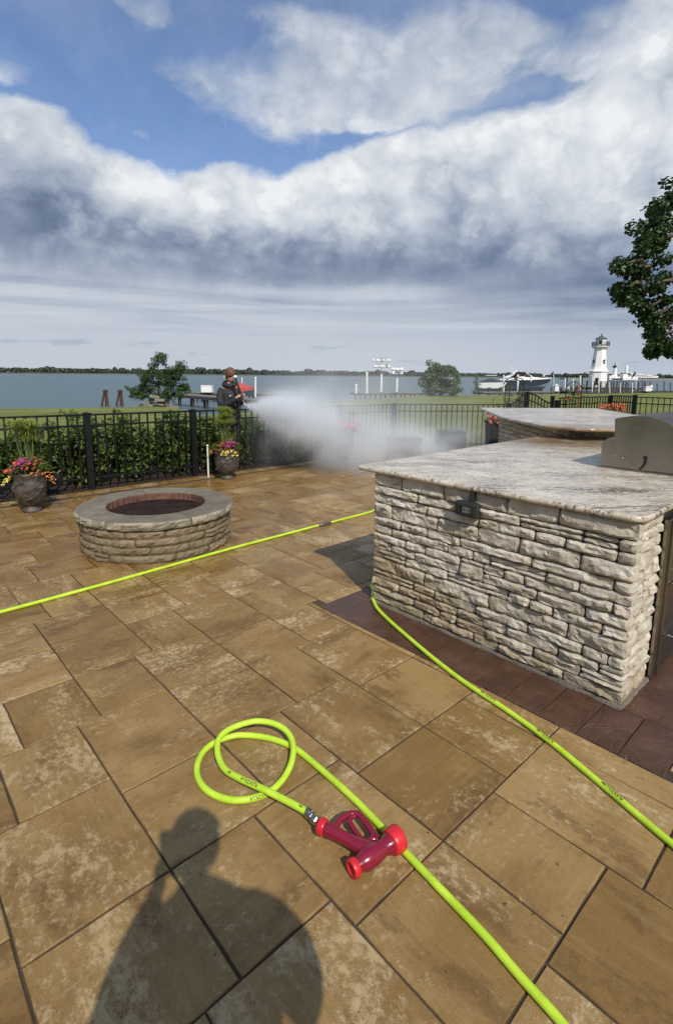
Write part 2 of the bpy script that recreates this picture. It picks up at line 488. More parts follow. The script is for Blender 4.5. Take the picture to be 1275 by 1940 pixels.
def stone_fn(dark, mid, light, stain, wetz=None, rust=False):
    def fn(g, b, out):
        r = g.rand(); c0 = g.coord()
        c = g.vadd(c0, g.vscale(g.vec(3., 5., 2.), r * 7))
        n = g.noise(c, 7, 7, .62); f = g.noise(c, 38, 7, .68); v = g.noise(c, 150, 3, .6)
        col = g.mix(g.smooth(n, .34, .66), mid, light)
        col = g.mix(g.smooth(f, .55, .72) * .55, col, dark)
        col = g.mix(g.smooth(g.noise(c, 15, 5, .6), .60, .74) * .55, col, stain)
        col = g.mix(1.0, col, g.vec(*[g.rng(g.m('FRACT', r * 7.7), 0, 1, a_, b_) for a_, b_ in ((.86, 1.08), (.85, 1.08), (.82, 1.08))]), 'MULTIPLY')
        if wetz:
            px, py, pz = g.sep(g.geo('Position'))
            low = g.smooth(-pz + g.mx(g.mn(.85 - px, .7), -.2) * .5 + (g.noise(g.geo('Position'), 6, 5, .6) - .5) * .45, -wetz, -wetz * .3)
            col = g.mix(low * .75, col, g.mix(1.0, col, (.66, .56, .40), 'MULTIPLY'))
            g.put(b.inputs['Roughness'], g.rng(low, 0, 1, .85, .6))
        else: b.inputs['Roughness'].default_value = .8
        b.inputs['Specular IOR Level'].default_value = .3
        g.put(b.inputs['Base Color'], col)
        g.put(b.inputs['Normal'], g.bump(n * .8 + f * .5 + v * .12, .9, .012))
    return fn
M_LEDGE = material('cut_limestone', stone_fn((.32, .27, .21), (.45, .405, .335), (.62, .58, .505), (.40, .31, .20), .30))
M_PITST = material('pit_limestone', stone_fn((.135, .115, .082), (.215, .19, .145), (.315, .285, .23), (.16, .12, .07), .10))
M_CAP = material('pit_cap_bluestone', stone_fn((.095, .082, .060), (.155, .138, .104), (.215, .192, .148), (.12, .095, .06)))
M_CAPEDGE = material('pit_cap_chalk', stone_fn((.12, .10, .07), (.20, .175, .13), (.42, .39, .31), (.15, .12, .07)))
M_RUST = material('rusty_liner', stone_fn((.045, .020, .014), (.105, .050, .036), (.19, .10, .075), (.05, .03, .02)))
M_MORTAR = material('dark_mortar', color=(.055, .048, .038), rough=.95, vary=.3, bump=(60, .6, .01))
M_JOINT = material('joint_sand', color=(.058, .042, .027), rough=.97, vary=.4, bump=(120, .6, .004))
M_LIMEMORTAR = material('grey_mortar_bed', color=(.17, .15, .12), rough=.95, vary=.3, bump=(70, .8, .012))
def granite_fn(g, b, out):
    c = g.coord(); x, y, z = g.sep(c)
    w = g.noise(c, 2.2, 4, .5) - .5
    # long grain runs along the slab
    gu = x * math.cos(TG + .25) + y * math.sin(TG + .25); gv = -(x * math.sin(TG + .25)) + y * math.cos(TG + .25)
    sv = g.vec(x * 9 + y * 2.5 + w * 2, y * 58 - x * 6 + w * 6, z * 20)
    a = g.noise(sv, 1.0, 8, .66); a2 = g.noise(g.vadd(g.vscale(sv, .45), (7., 3., 1.)), 1.0, 6, .6); a3 = g.noise(g.vadd(sv, (2., 9., 1.)), 2.1, 7, .7)
    f = g.noise(c, 60, 8, .75); cl = g.noise(c, 5, 6, .6)
    col = g.mix(g.smooth(cl + (f - .5) * .5, .35, .65), (.50, .43, .325), (.72, .655, .545))
    col = g.mix(g.smooth(a2 + (f - .5) * .4, .50, .66) * .55, col, (.33, .27, .205))
    big_ = g.noise(g.vec(x * 1.6 + 3, y * 5 + 1, z), 1.0, 4, .6)
    col = g.mix(g.smooth(a + (f - .5) * .7 + (big_ - .5) * .9, .605, .655) * .88, col, (.060, .048, .042))
    col = g.mix(g.smooth(a3 + (f - .5) * .5 + (big_ - .5) * .5, .57, .68) * .6, col, (.16, .12, .09))
    col = g.mix(g.smooth(f, .58, .68) * .6, col, (.22, .165, .12))
    vc = g.voro(g.vec(x, y * 2.2, z), 55, out=1); vr, vg_, vb = g.sep(vc)
    col = g.mix(g.smooth(vr + (big_ - .5) * .6, .80, .84) * .55, col, (.13, .095, .075))
    col = g.mix(g.smooth(vg_, .70, .75) * .35, col, (.80, .76, .68))
    px, py, pz = g.sep(c)
    bx = (px - 2.15) / .75; by = (py - 5.1) / .45
    st = g.m('EXPONENT', -(bx * bx + by * by)) * g.smooth(cl + a * .5, .5, .8)
    col = g.mix(g.sat(st * 1.2), col, (.23, .15, .075))
    g.put(b.inputs['Base Color'], col)
    g.put(b.inputs['Roughness'], g.rng(cl, .3, .7, .16, .30))
    b.inputs['Specular IOR Level'].default_value = .34
    g.put(b.inputs['Normal'], g.bump(g.noise(c, 30, 3, .5), .06, .003))
M_GRANITE = material('cream_granite', granite_fn)

# ------------------------------------------------------------------ the terrace
MU, MV = .0665 * HC, .0674 * HC
def tu(i): return -.239 * HC + i * MU
def tv(j): return .108 * HC + j * MV
BED_U = -7.30                       # inner edge of the planting bed
BRD = (-2.637, -.488, 2.263)        # brown border: u from, u to, v from
V_END = tv(77)
patio = MB().prism([W(BED_U, tv(-30)).to_tuple()[:2], W(3.2, tv(-30)).to_tuple()[:2], W(3.2, V_END)[:2], W(BED_U, V_END)[:2]], -.10, -.008).build('patio', M_JOINT)
tag(patio, 'brown and tan stone paved terrace', kind='structure')

def paver_mesh(w, h, mat, seed=0, name='paver', dx=5, gap=.0030, ch=.0036):
    """slab centred on its middle, top at z = 0"""
    rr = random.Random(seed)
    nx = ny = 4
    X = [-w / 2 + gap] + [-w / 2 + gap + ch] + [(-w / 2 + gap + ch) + (w - 2 * gap - 2 * ch) * k / nx for k in range(1, nx)] + [w / 2 - gap - ch, w / 2 - gap]
    Y = [-h / 2 + gap] + [-h / 2 + gap + ch] + [(-h / 2 + gap + ch) + (h - 2 * gap - 2 * ch) * k / ny for k in range(1, ny)] + [h / 2 - gap - ch, h / 2 - gap]
    vs = []; ed = []
    n, m = len(X), len(Y)
    for j, y in enumerate(Y):
        for i, x in enumerate(X):
            e = i in (0, n - 1) or j in (0, m - 1)
            e2 = i in (1, n - 2) or j in (1, m - 2)
            jx = rr.uniform(-.0016, .0016) if e else rr.uniform(-.001, .001)
            z = -.0045 if e else (-.0003 + rr.uniform(-.0004, .0003) if e2 else rr.uniform(-.0004, .0005))
            vs.append((x + jx * 1.1, y + rr.uniform(-.0018, .0018) * (1 if e else .5), z)); ed.append(1.0 if e else (.48 if e2 else 0.0))
    fs = [(j * n + i, j * n + i + 1, (j + 1) * n + i + 1, (j + 1) * n + i) for j in range(m - 1) for i in range(n - 1)]
    ring = [i for i in range(n)] + [j * n + n - 1 for j in range(1, m)] + [(m - 1) * n + i for i in range(n - 2, -1, -1)] + [j * n for j in range(m - 2, 0, -1)]
    o = len(vs)
    for k in ring: vs.append((vs[k][0], vs[k][1], -.045)); ed.append(1.0)
    q = len(ring)
    fs += [(ring[(k + 1) % q], ring[k], o + k, o + (k + 1) % q) for k in range(q)]
    me = bpy.data.meshes.new(name); me.from_pydata(vs, [], fs)
    me.materials.append(mat)
    a = me.attributes.new('edge_dirt', 'FLOAT', 'POINT'); a.data.foreach_set('value', ed)
    me.update(); return me

EXPL = [(-31, 5, 4, 4), (-31, 2, 4, 3), (-27, 1, 4, 4), (-27, 5, 4, 4), (-23, 5, 4, 3), (-23, 8, 5, 4), (-27, 9, 4, 3), (-33, 9, 3, 4), (-30, 9, 3, 4),
        (-31, 13, 4, 3), (-27, 12, 5, 4), (-22, 12, 4, 4), (-31, 16, 5, 4), (-26, 16, 4, 4), (-22, 16, 4, 3), (-18, 12, 4, 3), (-18, 15, 5, 4),
        (-14, 11, 5, 4), (-13, 15, 4, 4), (-9, 15, 4, 3), (-9, 11, 4, 4), (-5, 11, 4, 3), (-5, 14, 5, 4), (-1, 10, 4, 4), (-5, 7, 4, 4),
        (-1, 6, 4, 4), (-15, 0, 5, 4), (-10, 0, 4, 4), (-10, 4, 4, 3), (-14, 4, 4, 4), (-10, 7, 5, 4), (-6, 3, 5, 4), (-19, 1, 4, 3),
        (-19, 4, 5, 4), (-14, 8, 4, 3), (-18, 8, 4, 4), (-23, 2, 4, 3), (-30, 20, 4, 4), (-26, 20, 4, 3), (-34, 24, 4, 3), (-34, 20, 4, 4),
        (-5, 18, 5, 2), (-9, 18, 4, 2), (-13, 19, 4, 1), (-18, 19, 5, 1), (-11, -4, 5, 4), (-15, -3, 4, 3)]
def lay_tiles():
    I0, I1, J0, J1 = -64, 22, -26, 77
    occ = set(); out = []
    def put(i, j, w, h):
        if any((a, b_) in occ for a in range(i, i + w) for b_ in range(j, j + h)): return False
        for a in range(i, i + w):
            for b_ in range(j, j + h): occ.add((a, b_))
        out.append((i, j, w, h)); return True
    for a in range(-21, -1):
        for b_ in range(20, 60): occ.add((a, b_))
    for t in EXPL:
        if not put(*t): print('tile clash', t)
    rr = random.Random(5)
    for j in range(J0, J1):
        i = I0
        while i < I1:
            if (i, j) in occ: i += 1; continue
            L = 0
            while (i + L, j) not in occ and i + L < I1 and L < 12: L += 1
            if L <= 5: w = L
            elif L == 6: w = 3
            elif L == 7: w = 4
            else: w = rr.choice((4, 4, 4, 3, 5))
            F = 0
            while F < 12 and j + F < J1 and not any((a, j + F) in occ for a in range(i, i + w)): F += 1
            if F <= 4: h = F
            elif F == 5: h = 5 if w == 4 else 5
            elif F == 6: h = 3
            elif F == 7: h = 4 if w != 4 else rr.choice((3, 4))
            else: h = 4 if w in (3, 5) else rr.choice((3, 4, 4, 5))
            put(i, j, w, h); i += w
    return out
tiles = lay_tiles()
def tile_rect(t):
    u0, u1, v0, v1 = tu(t[0]), tu(t[0] + t[2]), tv(t[1]), tv(t[1] + t[3])
    if u1 > BRD[0] + .02 and u0 < BRD[1] - .02 and v1 > BRD[2] and v0 < BRD[2]: v1 = BRD[2] - .001
    if v1 > BRD[2] + .01 and abs(u1 - BRD[0]) < .06: u1 = BRD[0]
    if v1 > BRD[2] + .01 and abs(u0 - BRD[1]) < .06: u0 = BRD[1]
    return u0, u1, v0, v1
def view_rank(r):
    p = W((r[0] + r[1]) / 2, (r[2] + r[3]) / 2)
    d = math.hypot(p.x, p.y)
    vis = p.y > .55 and abs(p.x) < p.y * .66 + .45
    return (0 if vis else 1, d)
rects = sorted((tile_rect(t) for t in tiles), key=view_rank)
rects = [r for r in rects if r[1] - r[0] > .02 and r[3] - r[2] > .02]
PM = {}
def paver_ob(r, mat, name='paver', parent=patio, zoff=0.0, rot=True):
    w, h = r[1] - r[0], r[3] - r[2]
    turn = random.random() < .5 if rot else False
    if turn: w, h = h, w
    var = random.randrange(3)
    k = (round(w, 3), round(h, 3), mat.name, var)
    if k not in PM: PM[k] = paver_mesh(w, h, mat, len(PM) * 3 + var, name, gap=.0030 if mat is M_PAVER else .0018, ch=.0036 if mat is M_PAVER else .0025)
    o = link(name, PM[k], parent)
    o.location = W((r[0] + r[1]) / 2, (r[2] + r[3]) / 2, zoff + random.uniform(-.0015, .0008))
    o.rotation_euler = (random.uniform(-.003, .003), random.uniform(-.003, .003), TG + (math.pi / 2 if turn else 0) + (math.pi if random.random() < .5 else 0))
    return o
NT = 292
for r in rects[:NT]: paver_ob(r, M_PAVER)
far_v, far_f, far_r, far_e = [], [], [], []
for r in rects[NT:]:
    k = len(far_v); gp_ = .005; z = random.uniform(-.0015, .001); q = random.random()
    for (u, v) in ((r[0] + gp_, r[2] + gp_), (r[1] - gp_, r[2] + gp_), (r[1] - gp_, r[3] - gp_), (r[0] + gp_, r[3] - gp_)):
        far_v += [W(u, v, z).to_tuple(), W(u, v, -.04).to_tuple()]; far_r += [q, q]
    far_f += [(k, k + 2, k + 4, k + 6)] + [(k + 2 * a + 1, k + (2 * a + 3) % 8, k + (2 * a + 2) % 8, k + 2 * a) for a in range(4)]
me = bpy.data.meshes.new('far_paving'); me.from_pydata(far_v, [], far_f); me.materials.append(M_PAVER)
me.attributes.new('tile_rnd', 'FLOAT', 'POINT').data.foreach_set('value', far_r); me.update()
tag(link('far_paving', me, patio), kind='stuff')
# brown border round the cooking island
u = BRD[0]
edges = [-2.637, -2.463, -2.289, -2.115, -1.94, -1.7665, -1.5925, -1.4185, -1.353 + .1085, -1.07, -.896, -.722, -.488]
edges = [BRD[0] + (BRD[1] - BRD[0]) * k / 12 for k in range(13)]
for a, b_ in zip(edges, edges[1:]): paver_ob((a, b_, BRD[2], 2.62), M_SLATE, 'border_paver', rot=False)
for v0 in np.arange(2.62, 5.6, .33): paver_ob((BRD[0], -2.463, v0, v0 + .33), M_SLATE, 'border_paver', rot=False)
for v0 in np.arange(2.62, 4.6, .33):
    paver_ob((-.80, BRD[1], v0, v0 + .33), M_SLATE, 'border_paver', rot=False)
# soldier course against the planting bed
M_EDGING = material('edging_paver', paver_fn('sand'))
for v0 in np.arange(-1.5, 8.2, .36): paver_ob((BED_U - .20, BED_U, v0, v0 + .36), M_SLATE if 0 else M_PAVER, 'edging_paver', zoff=.004, rot=False)

M_BITS = material('dry_leaf_bits', color=(.09, .055, .025), rough=.9, vary=.4)
bits = MB(); rr = random.Random(44)
for k in range(240):
    y_ = rr.uniform(.9, 8.5); c = Vector((rr.uniform(-.6, .6) * y_, y_, .003)); l = rr.uniform(.0012, .0032) * (1 if k % 9 else 1.5)
    bits.box(c, (l * 1.8, l, .002), rot=Matrix.Rotation(rr.uniform(0, 3.1), 3, 'Z') @ Matrix.Rotation(rr.uniform(-.4, .4), 3, 'X'))
tag(bits.build('leaf_bits', M_BITS, patio), kind='stuff')

# ------------------------------------------------------------------ rough stones
def block(L, H, D, seed, amp=.016, step=.019, nz=4, rnd=.0035):
    """rock-faced block: s along 0..L, z 0..H, y = 0 face (outwards negative) .. D back"""
    rr = random.Random(seed); nx = max(2, int(L / step)); nz = max(2, min(nz, int(H / .013)))
    off = Vector((rr.uniform(0, 90), rr.uniform(0, 90), rr.uniform(0, 90)))
    bulge = rr.uniform(.1, 1.0) * amp; tilt = rr.uniform(-.5, .8) * amp
    vs = []
    for j in range(nz + 1):
        for i in range(nx + 1):
            x, z = L * i / nx, H * j / nz
            e = i in (0, nx) or j in (0, nz)
            if not e:
                x += rr.uniform(-.3, .3) * L / nx; z += rr.uniform(-.25, .25) * H / nz
                q = mn.noise(off + Vector((x * 8, z * 16, 0))); q2 = mn.noise(off + Vector((x * 22, z * 50, 4)))
                st_ = round(q * 2.2) / 2.2
                y = -(bulge * .5 + .25 * amp + (q * .3 + st_ * 1.25) * amp + abs(q2) * amp * .7 + tilt * (z / H - .5))
                y = min(y, .003)
            else:
                corner = (i in (0, nx)) and (j in (0, nz))
                y = rnd * (.4 + rr.random() * .9) * (1.6 if corner else 1) - bulge * .45 - (mn.noise(off + Vector((x * 14, z * 30, 2))) + .2) * amp * .45
                if i == 0: x += rr.uniform(0, .004) + (.003 if corner else 0)
                if i == nx: x -= rr.uniform(0, .004) + (.003 if corner else 0)
                if j == 0: z += rr.uniform(0, .0025) + (.002 if corner else 0)
                if j == nz: z -= rr.uniform(0, .0045) + (.003 if corner else 0)
            vs.append((x, y, z))
    fs = []
    for j in range(nz):
        for i in range(nx):
            a = j * (nx + 1) + i
            q = (a, a + 1, a + nx + 2, a + nx + 1)
            fs += [(q[0], q[1], q[2]), (q[0], q[2], q[3])] if rr.random() < .5 else [(q[0], q[1], q[3]), (q[1], q[2], q[3])]
    n1 = nx + 1
    ring = list(range(n1)) + [j * n1 + nx for j in range(1, nz + 1)] + [nz * n1 + i for i in range(nx - 1, -1, -1)] + [j * n1 for j in range(nz - 1, 0, -1)]
    o = len(vs); q = len(ring)
    for k in ring: vs.append((vs[k][0], D, vs[k][2]))
    fs += [(ring[(k + 1) % q], ring[k], o + k, o + (k + 1) % q) for k in range(q)]
    return vs, fs
def ledge_layout(Lu, Hu, seed, wid=(3, 11)):
    """coursed stones on a half-course grid: staggered joints, some jumpers and split courses"""
    rr = random.Random(seed); out = []; j = 0; prev = set(); taken = {}
    while j < Hu:
        h = 2 if Hu - j != 3 else 3
        if Hu - j > 5 and rr.random() < .14: h = 3
        h = min(h, Hu - j); i = 0; cuts = set()
        while i < Lu:
            if taken.get((i, j)): i += 1; continue
            room = 0
            while i + room < Lu and not taken.get((i + room, j)): room += 1
            w = min(room, rr.choice((3, 4, 5, 6, 6, 7, 8, 9, 11)) if wid[1] > 8 else rr.randint(2, wid[1]))
            for _ in range(6):
                if (i + w) in prev or (i + w - 1) in prev or (i + w + 1) in prev: w = min(room, rr.randint(wid[0], wid[1]))
            if 0 < room - w < 2: w = room if room <= wid[1] + 1 else w - 2
            w = max(1, w); q = rr.random()
            if q < .10 and h == 2 and w >= 3:
                out.append((i, j, w, 1)); out.append((i, j + 1, w, 1))
            elif q < .17 and w <= 5 and j + h + 2 <= Hu - 1:
                out.append((i, j, w, h + 1 if h == 2 else h))
                if h == 2:
                    for k in range(i, i + w): taken[(k, j + 2)] = 'half'
            else: out.append((i, j, w, h))
            i += w; cuts.add(i)
        # stones over a half-high jumper are shortened later
        prev = cuts; j += h
    fix = []
    for (i, j, w, h) in out:
        n = 0
        cols = [k for k in range(i, i + w) if taken.get((k, j)) == 'half' and not any(o is not None and o[0] <= k < o[0] + o[2] and o[1] < j < o[1] + o[3] and False for o in ())]
        fix.append((i, j, w, h))
    filled = {}
    for (i, j, w, h) in sorted(fix, key=lambda t: t[1]):
        for k in range(i, i + w):
            for q in range(j, j + h): filled[(k, q)] = filled.get((k, q), 0) + 1
    # fill what the jumpers left open beside them in their upper half
    for j in range(Hu):
        i = 0
        while i < Lu:
            if filled.get((i, j)): i += 1; continue
            w = 0
            while i + w < Lu and not filled.get((i + w, j)) and w < wid[1]: w += 1
            h = 1
            while h < 2 and j + h < Hu and all(not filled.get((k, j + h)) for k in range(i, i + w)): h += 1
            fix.append((i, j, w, h))
            for k in range(i, i + w):
                for q in range(j, j + h): filled[(k, q)] = 1
            i += w
    return fix
def wall_of_stones(name, parent, mat, length, height, place, seed, su=.042, zu=None, depth=.07, amp=.016, wid=(3, 11), nz=4):
    Lu = max(2, round(length / su)); su = length / Lu
    Hu = round(height / .0302); zu = height / Hu
    def warp(s, z):
        ds = .010 * mn.noise(Vector((s * 7 + seed, z * 9, 1.7)))
        dz = .008 * mn.noise(Vector((s * 2.2 + seed * 3, z * 6, 9.1))) + .004 * mn.noise(Vector((s * 11, z * 5 + seed, 3.1)))
        k = min(1, z / .05, (height - z) / .05); k2 = min(1, s / .05, (length - s) / .05)
        return s + ds * max(0, k2), z + dz * max(0, k)
    n = 0
    for (i, j, w, h) in ledge_layout(Lu, Hu, seed, wid):
        s0, z0, L, H = i * su, j * zu, w * su, h * zu
        g_ = .0022
        vs, fs = block(L - 2 * g_, H - 2 * g_, depth, seed * 1000 + n, amp * (1.0 if h > 1 else .7), nz=nz)
        n += 1
        out = []
        for (x, y, z) in vs:
            s, zz = warp(s0 + g_ + x, z0 + g_ + z)
            out.append(place(s, y, zz))
        org = sum((Vector(p) for p in out), Vector()) / len(out)
        ob = MB().add([Vector(p) - org for p in out], fs).build(name, mat, parent)
        ob.location = org

# ------------------------------------------------------------------ cooking island
ISL_U0, ISL_U1, ISL_V0 = -2.455, -.782, 2.612
CT_Z0, CT_Z1 = .943, .975
isl = empty('kitchen_island', W(-1.6, 3.9))
tag(isl, 'long grill island of rough pale ledge stone with a cream granite worktop', 'outdoor kitchen')
isl_inv = isl.matrix_basis.inverted()
class Sub:   # parent that keeps world coordinates: children are placed relative to the empty
    pass
def wchild(o, root):
    o.parent = root; o.matrix_parent_inverse = root.matrix_basis.inverted(); return o
def isl_front(s, y, z): return W(ISL_U0 + s, ISL_V0 + y, z)
def isl_right(s, y, z): return W(ISL_U1 - y, ISL_V0 + .062 + s, z)
def isl_left(s, y, z): return W(ISL_U0 + y, ISL_V0 + .075 + s, z)
wall_f = MB().prism([W(ISL_U0 + .022, ISL_V0 + .022)[:2], W(ISL_U1 - .022, ISL_V0 + .022)[:2], W(ISL_U1 - .022, 4.9)[:2], W(ISL_U0 + .022, 4.9)[:2]], 0.0, CT_Z0 - .002).build('wall_core', M_MORTAR)
wchild(wall_f, isl)
wall_of_stones('ledge_stone', wall_f, M_LEDGE, ISL_U1 + .012 - ISL_U0, CT_Z0 - .018, lambda s, y, z: isl_front(s, y, z + .016), 3, depth=.064, amp=.0135, nz=5)
wall_of_stones('ledge_stone', wall_f, M_LEDGE, .300, CT_Z0 - .018, lambda s, y, z: isl_right(s, y, z + .016), 8, depth=.06, amp=.012, wid=(2, 7))
wall_of_stones('ledge_stone', wall_f, M_LEDGE, 2.0, CT_Z0 - .018, lambda s, y, z: isl_left(s, y, z + .016), 14, depth=.06, amp=.012, su=.06)
m = MB()   # mortar skirt under the first course
for a, b_, c_ in ((W(ISL_U0 - .01, ISL_V0 - .016), W(ISL_U1 + .016, ISL_V0 - .016), 0), (W(ISL_U1 + .016, ISL_V0 - .016), W(ISL_U1 + .016, 2.98), 0)):
    n = 40; d = (b_ - a).normalized(); nr = Vector((-d.y, d.x, 0)); vs = []; L = (b_ - a).length
    for k in range(n + 1):
        p = a + d * L * k / n; w_ = .012 * mn.noise(Vector((k * .4, L, 1)))
        vs += [p - nr * (.004 + w_ * .6) + Vector((0, 0, .0015)), p + Vector((0, 0, .014 + w_ * .4)), p + nr * .05 + Vector((0, 0, .018))]
    m.add(vs, [(3 * k + q, 3 * k + 3 + q, 3 * k + 4 + q, 3 * k + 1 + q) for k in range(n) for q in (0, 1)])
wchild(m.build('mortar_bed', M_LIMEMORTAR), isl)

def rounded_poly(P, radii, n=6):
    out = []
    for i, p in enumerate(P):
        p = Vector(p[:2]); a = Vector(P[i - 1][:2]); b_ = Vector(P[(i + 1) % len(P)][:2]); r = radii[i]
        if r <= 0: out.append(p); continue
        da, db = (a - p).normalized(), (b_ - p).normalized()
        ang = da.angle(db); t = r / math.tan(ang / 2)
        cen = p + (da + db).normalized() * (r / math.sin(ang / 2))
        s, e = p + da * t - cen, p + db * t - cen
        a0 = math.atan2(s.y, s.x); a1 = math.atan2(e.y, e.x); dlt = (a1 - a0 + math.pi) % (2 * math.pi) - math.pi
        for k in range(n + 1):
            q = a0 + dlt * k / n; out.append(cen + Vector((math.cos(q), math.sin(q))) * r)
    return out
def slab(name, P, z0, z1, mat, ease=.009, rock=.0015, extra=None):
    """stone slab with eased, slightly rough edges"""
    m = MB(); n = len(P); cen = sum((Vector(p) for p in P), Vector((0, 0))) / n
    # resample outline
    Q = []
    for i in range(n):
        a, b_ = P[i], P[(i + 1) % n]; L = (b_ - a).length; k = max(1, int(L / .05))
        for j in range(k): Q.append(a.lerp(b_, j / k))
    n = len(Q); vs = []
    prof = [(ease, z0), (0.002, z0 + ease * .6), (0, (z0 + z1) / 2), (0.002, z1 - ease * .6), (ease, z1)]
    for (ins, z) in prof:
        for i in range(n):
            t = (Q[(i + 1) % n] - Q[i - 1]).normalized(); nr = Vector((-t.y, t.x))
            w_ = rock * mn.noise(Vector((Q[i].x * 40, Q[i].y * 40, z * 60)))
            q = Q[i] + nr * (ins + w_)
            vs.append((q.x, q.y, z))
    fs = [(a * n + i, a * n + (i + 1) % n, (a + 1) * n + (i + 1) % n, (a + 1) * n + i) for a in range(4) for i in range(n)]
    m.add(vs, fs, True); m.add(vs[-n:], [tuple(range(n))]); m.add(vs[:n], [tuple(range(n))[::-1]])
    return m.build(name, mat)
P = [W(-2.60, 2.575), W(-.745, 2.575), W(-.745, 4.95), W(-1.35, 5.75), W(-2.665, 5.70)]
ct = slab('granite_worktop', rounded_poly(P, (.035, .075, 0, 0, .02)), CT_Z0, CT_Z1, M_GRANITE)
wchild(ct, isl)
# weatherproof outlet under the worktop edge
M_OUTBOX = material('grey_green_plastic', color=(.030, .034, .030), rough=.42, vary=.15)
M_OUTFACE = material('pale_socket_plate', color=(.16, .17, .17), rough=.4)
ob_u0, ob_u1, ob_z0, ob_z1 = -1.750, -1.600, .792, .882
Mx = Matrix.Rotation(TG, 3, 'Z')
ox = MB(); cu, cz = (ob_u0 + ob_u1) / 2, (ob_z0 + ob_z1) / 2
outl = wchild(ox.box(W(cu, ISL_V0 - .034, cz), (.150, .050, .090), rot=Mx, bev=.016).build('socket_box', M_OUTBOX), isl)
f_ = MB()
for (du, dz, a, b_) in ((0, .026, .086, .010), (0, -.024, .086, .010), (-.041, 0, .008, .05), (.041, 0, .008, .05)):
    f_.box(W(cu + du, ISL_V0 - .0615, cz + dz), (a, .006, b_), rot=Mx)
wchild(f_.build('cover_rim', M_OUTBOX), outl)
f_ = MB().box(W(cu + .008, ISL_V0 - .0602, cz), (.054, .003, .036), rot=Mx)
wchild(f_.build('socket_plate', M_OUTFACE), outl)
f_ = MB()
for dx_ in (-.004, .022): f_.box(W(cu + dx_, ISL_V0 - .0622, cz), (.006, .003, .009), rot=Mx)
f_.box(W(cu - .03, ISL_V0 - .0602, cz), (.016, .003, .040), rot=Mx)
wchild(f_.build('socket_holes', material('black_slot', color=(.006, .006, .006), rough=.6)), outl)
bm_ = MB().box(W(cu + .02, ISL_V0 - .012, .912), (.03, .04, .06), rot=Mx)
wchild(bm_.build('conduit_cover', M_OUTBOX), outl)

# stainless drawer unit on the right hand face
def steel_fn(g, b, out):
    c = g.coord(); x, y, z = g.sep(c)
    br = g.noise(g.vec(x * 3, y * 3, z * 260), 1.0, 3, .6)
    sm = g.noise(c, 5, 4, .6)
    g.put(b.inputs['Base Color'], g.mix(sm, (.27, .24, .20), (.38, .345, .30)))
    g.put(b.inputs['Roughness'], g.rng(br * .6 + sm * .4, .3, .7, .24, .40))
    g.put(b.inputs['Normal'], g.bump(br, .05, .002))
    b.inputs['Metallic'].default_value = 1.0
M_STEEL = material('brushed_steel', steel_fn)
M_DARKSTEEL = material('dark_drawer_steel', color=(.16, .155, .15), rough=.26, metal=.95, vary=.12)
M_CHROME = material('polished_chrome', color=(.75, .75, .74), rough=.12, metal=1.0)
DU = ISL_U1 + .016
def ubox(m, u0, u1, v0, v1, z0, z1, bev=0.0):
    m.box(W((u0 + u1) / 2, (v0 + v1) / 2, (z0 + z1) / 2), (abs(u1 - u0), abs(v1 - v0), z1 - z0), rot=Mx, bev=bev); return m
dr = MB(); ubox(dr, DU - .05, DU, 2.995, 4.75, .004, .885)
drw = wchild(dr.build('drawer_cabinet', material('cabinet_shadow_gap', color=(.02, .02, .02), rough=.5)), isl)
fr = MB()
ubox(fr, DU - .01, DU + .012, 2.985, 3.038, .004, .888, .004); ubox(fr, DU - .01, DU + .022, 3.040, 3.054, .012, .876, .003)
ubox(fr, DU - .01, DU + .012, 3.04, 4.75, .872, .888, .003); ubox(fr, DU - .01, DU + .012, 3.64, 3.70, .004, .87, .003)
wchild(fr.build('cabinet_frame', M_STEEL), drw)
for (z0, z1) in ((.03, .205), (.212, .512), (.519, .866)):
    d_ = wchild(ubox(MB(), DU, DU + .016, 3.062, 3.632, z0, z1, .004).build('drawer', M_DARKSTEEL), drw)
    hm = MB(); hz_ = z1 - .035 if z1 < .8 else .555
    hm.tube([W(DU + .012, 3.24, hz_), W(DU + .046, 3.24, hz_), W(DU + .050, 3.26, hz_), W(DU + .050, 3.52, hz_), W(DU + .046, 3.54, hz_), W(DU + .012, 3.54, hz_)], .006, 8)
    wchild(hm.build('drawer_handle', M_CHROME), drw)
dd = wchild(ubox(MB(), DU, DU + .016, 3.705, 4.70, .03, .866, .004).build('cabinet_door', M_DARKSTEEL), drw)

# ------------------------------------------------------------------ raised bar behind the worktop
BAR_Z0, BAR_Z1 = 1.074, 1.105
bar = empty('raised_bar', (3.2, 6.6, 0))
tag(bar, 'angled raised bar of ledge stone with grey granite top behind the grill', 'bar counter')
bar_core = wchild(MB().prism([(2.47, 5.54), (3.3, 5.54), (5.6, 7.35), (5.2, 7.75), (3.95, 6.75), (3.9, 7.9), (2.47, 7.9)], 0, BAR_Z0 - .002).build('bar_core', M_MORTAR), bar)
wall_of_stones('ledge_stone', bar_core, M_LEDGE, 2.40, BAR_Z0 - .012, lambda s, y, z: Vector((2.44 + y, 7.93 - s, z + .004)), 21, su=.055, depth=.05, amp=.013)
sp_ = MB().box((3.0, 5.487, (CT_Z1 + BAR_Z0) / 2), (1.18, .022, BAR_Z0 - CT_Z1 - .002), bev=.002)
wchild(sp_.build('granite_splashback', M_GRANITE), bar)
P = [Vector(p) for p in ((2.30, 8.53), (2.05, 6.55), (2.13, 5.42), (2.42, 5.13), (3.45, 5.13), (6.35, 7.5), (5.5, 8.35), (4.05, 7.12), (4.22, 8.65))]
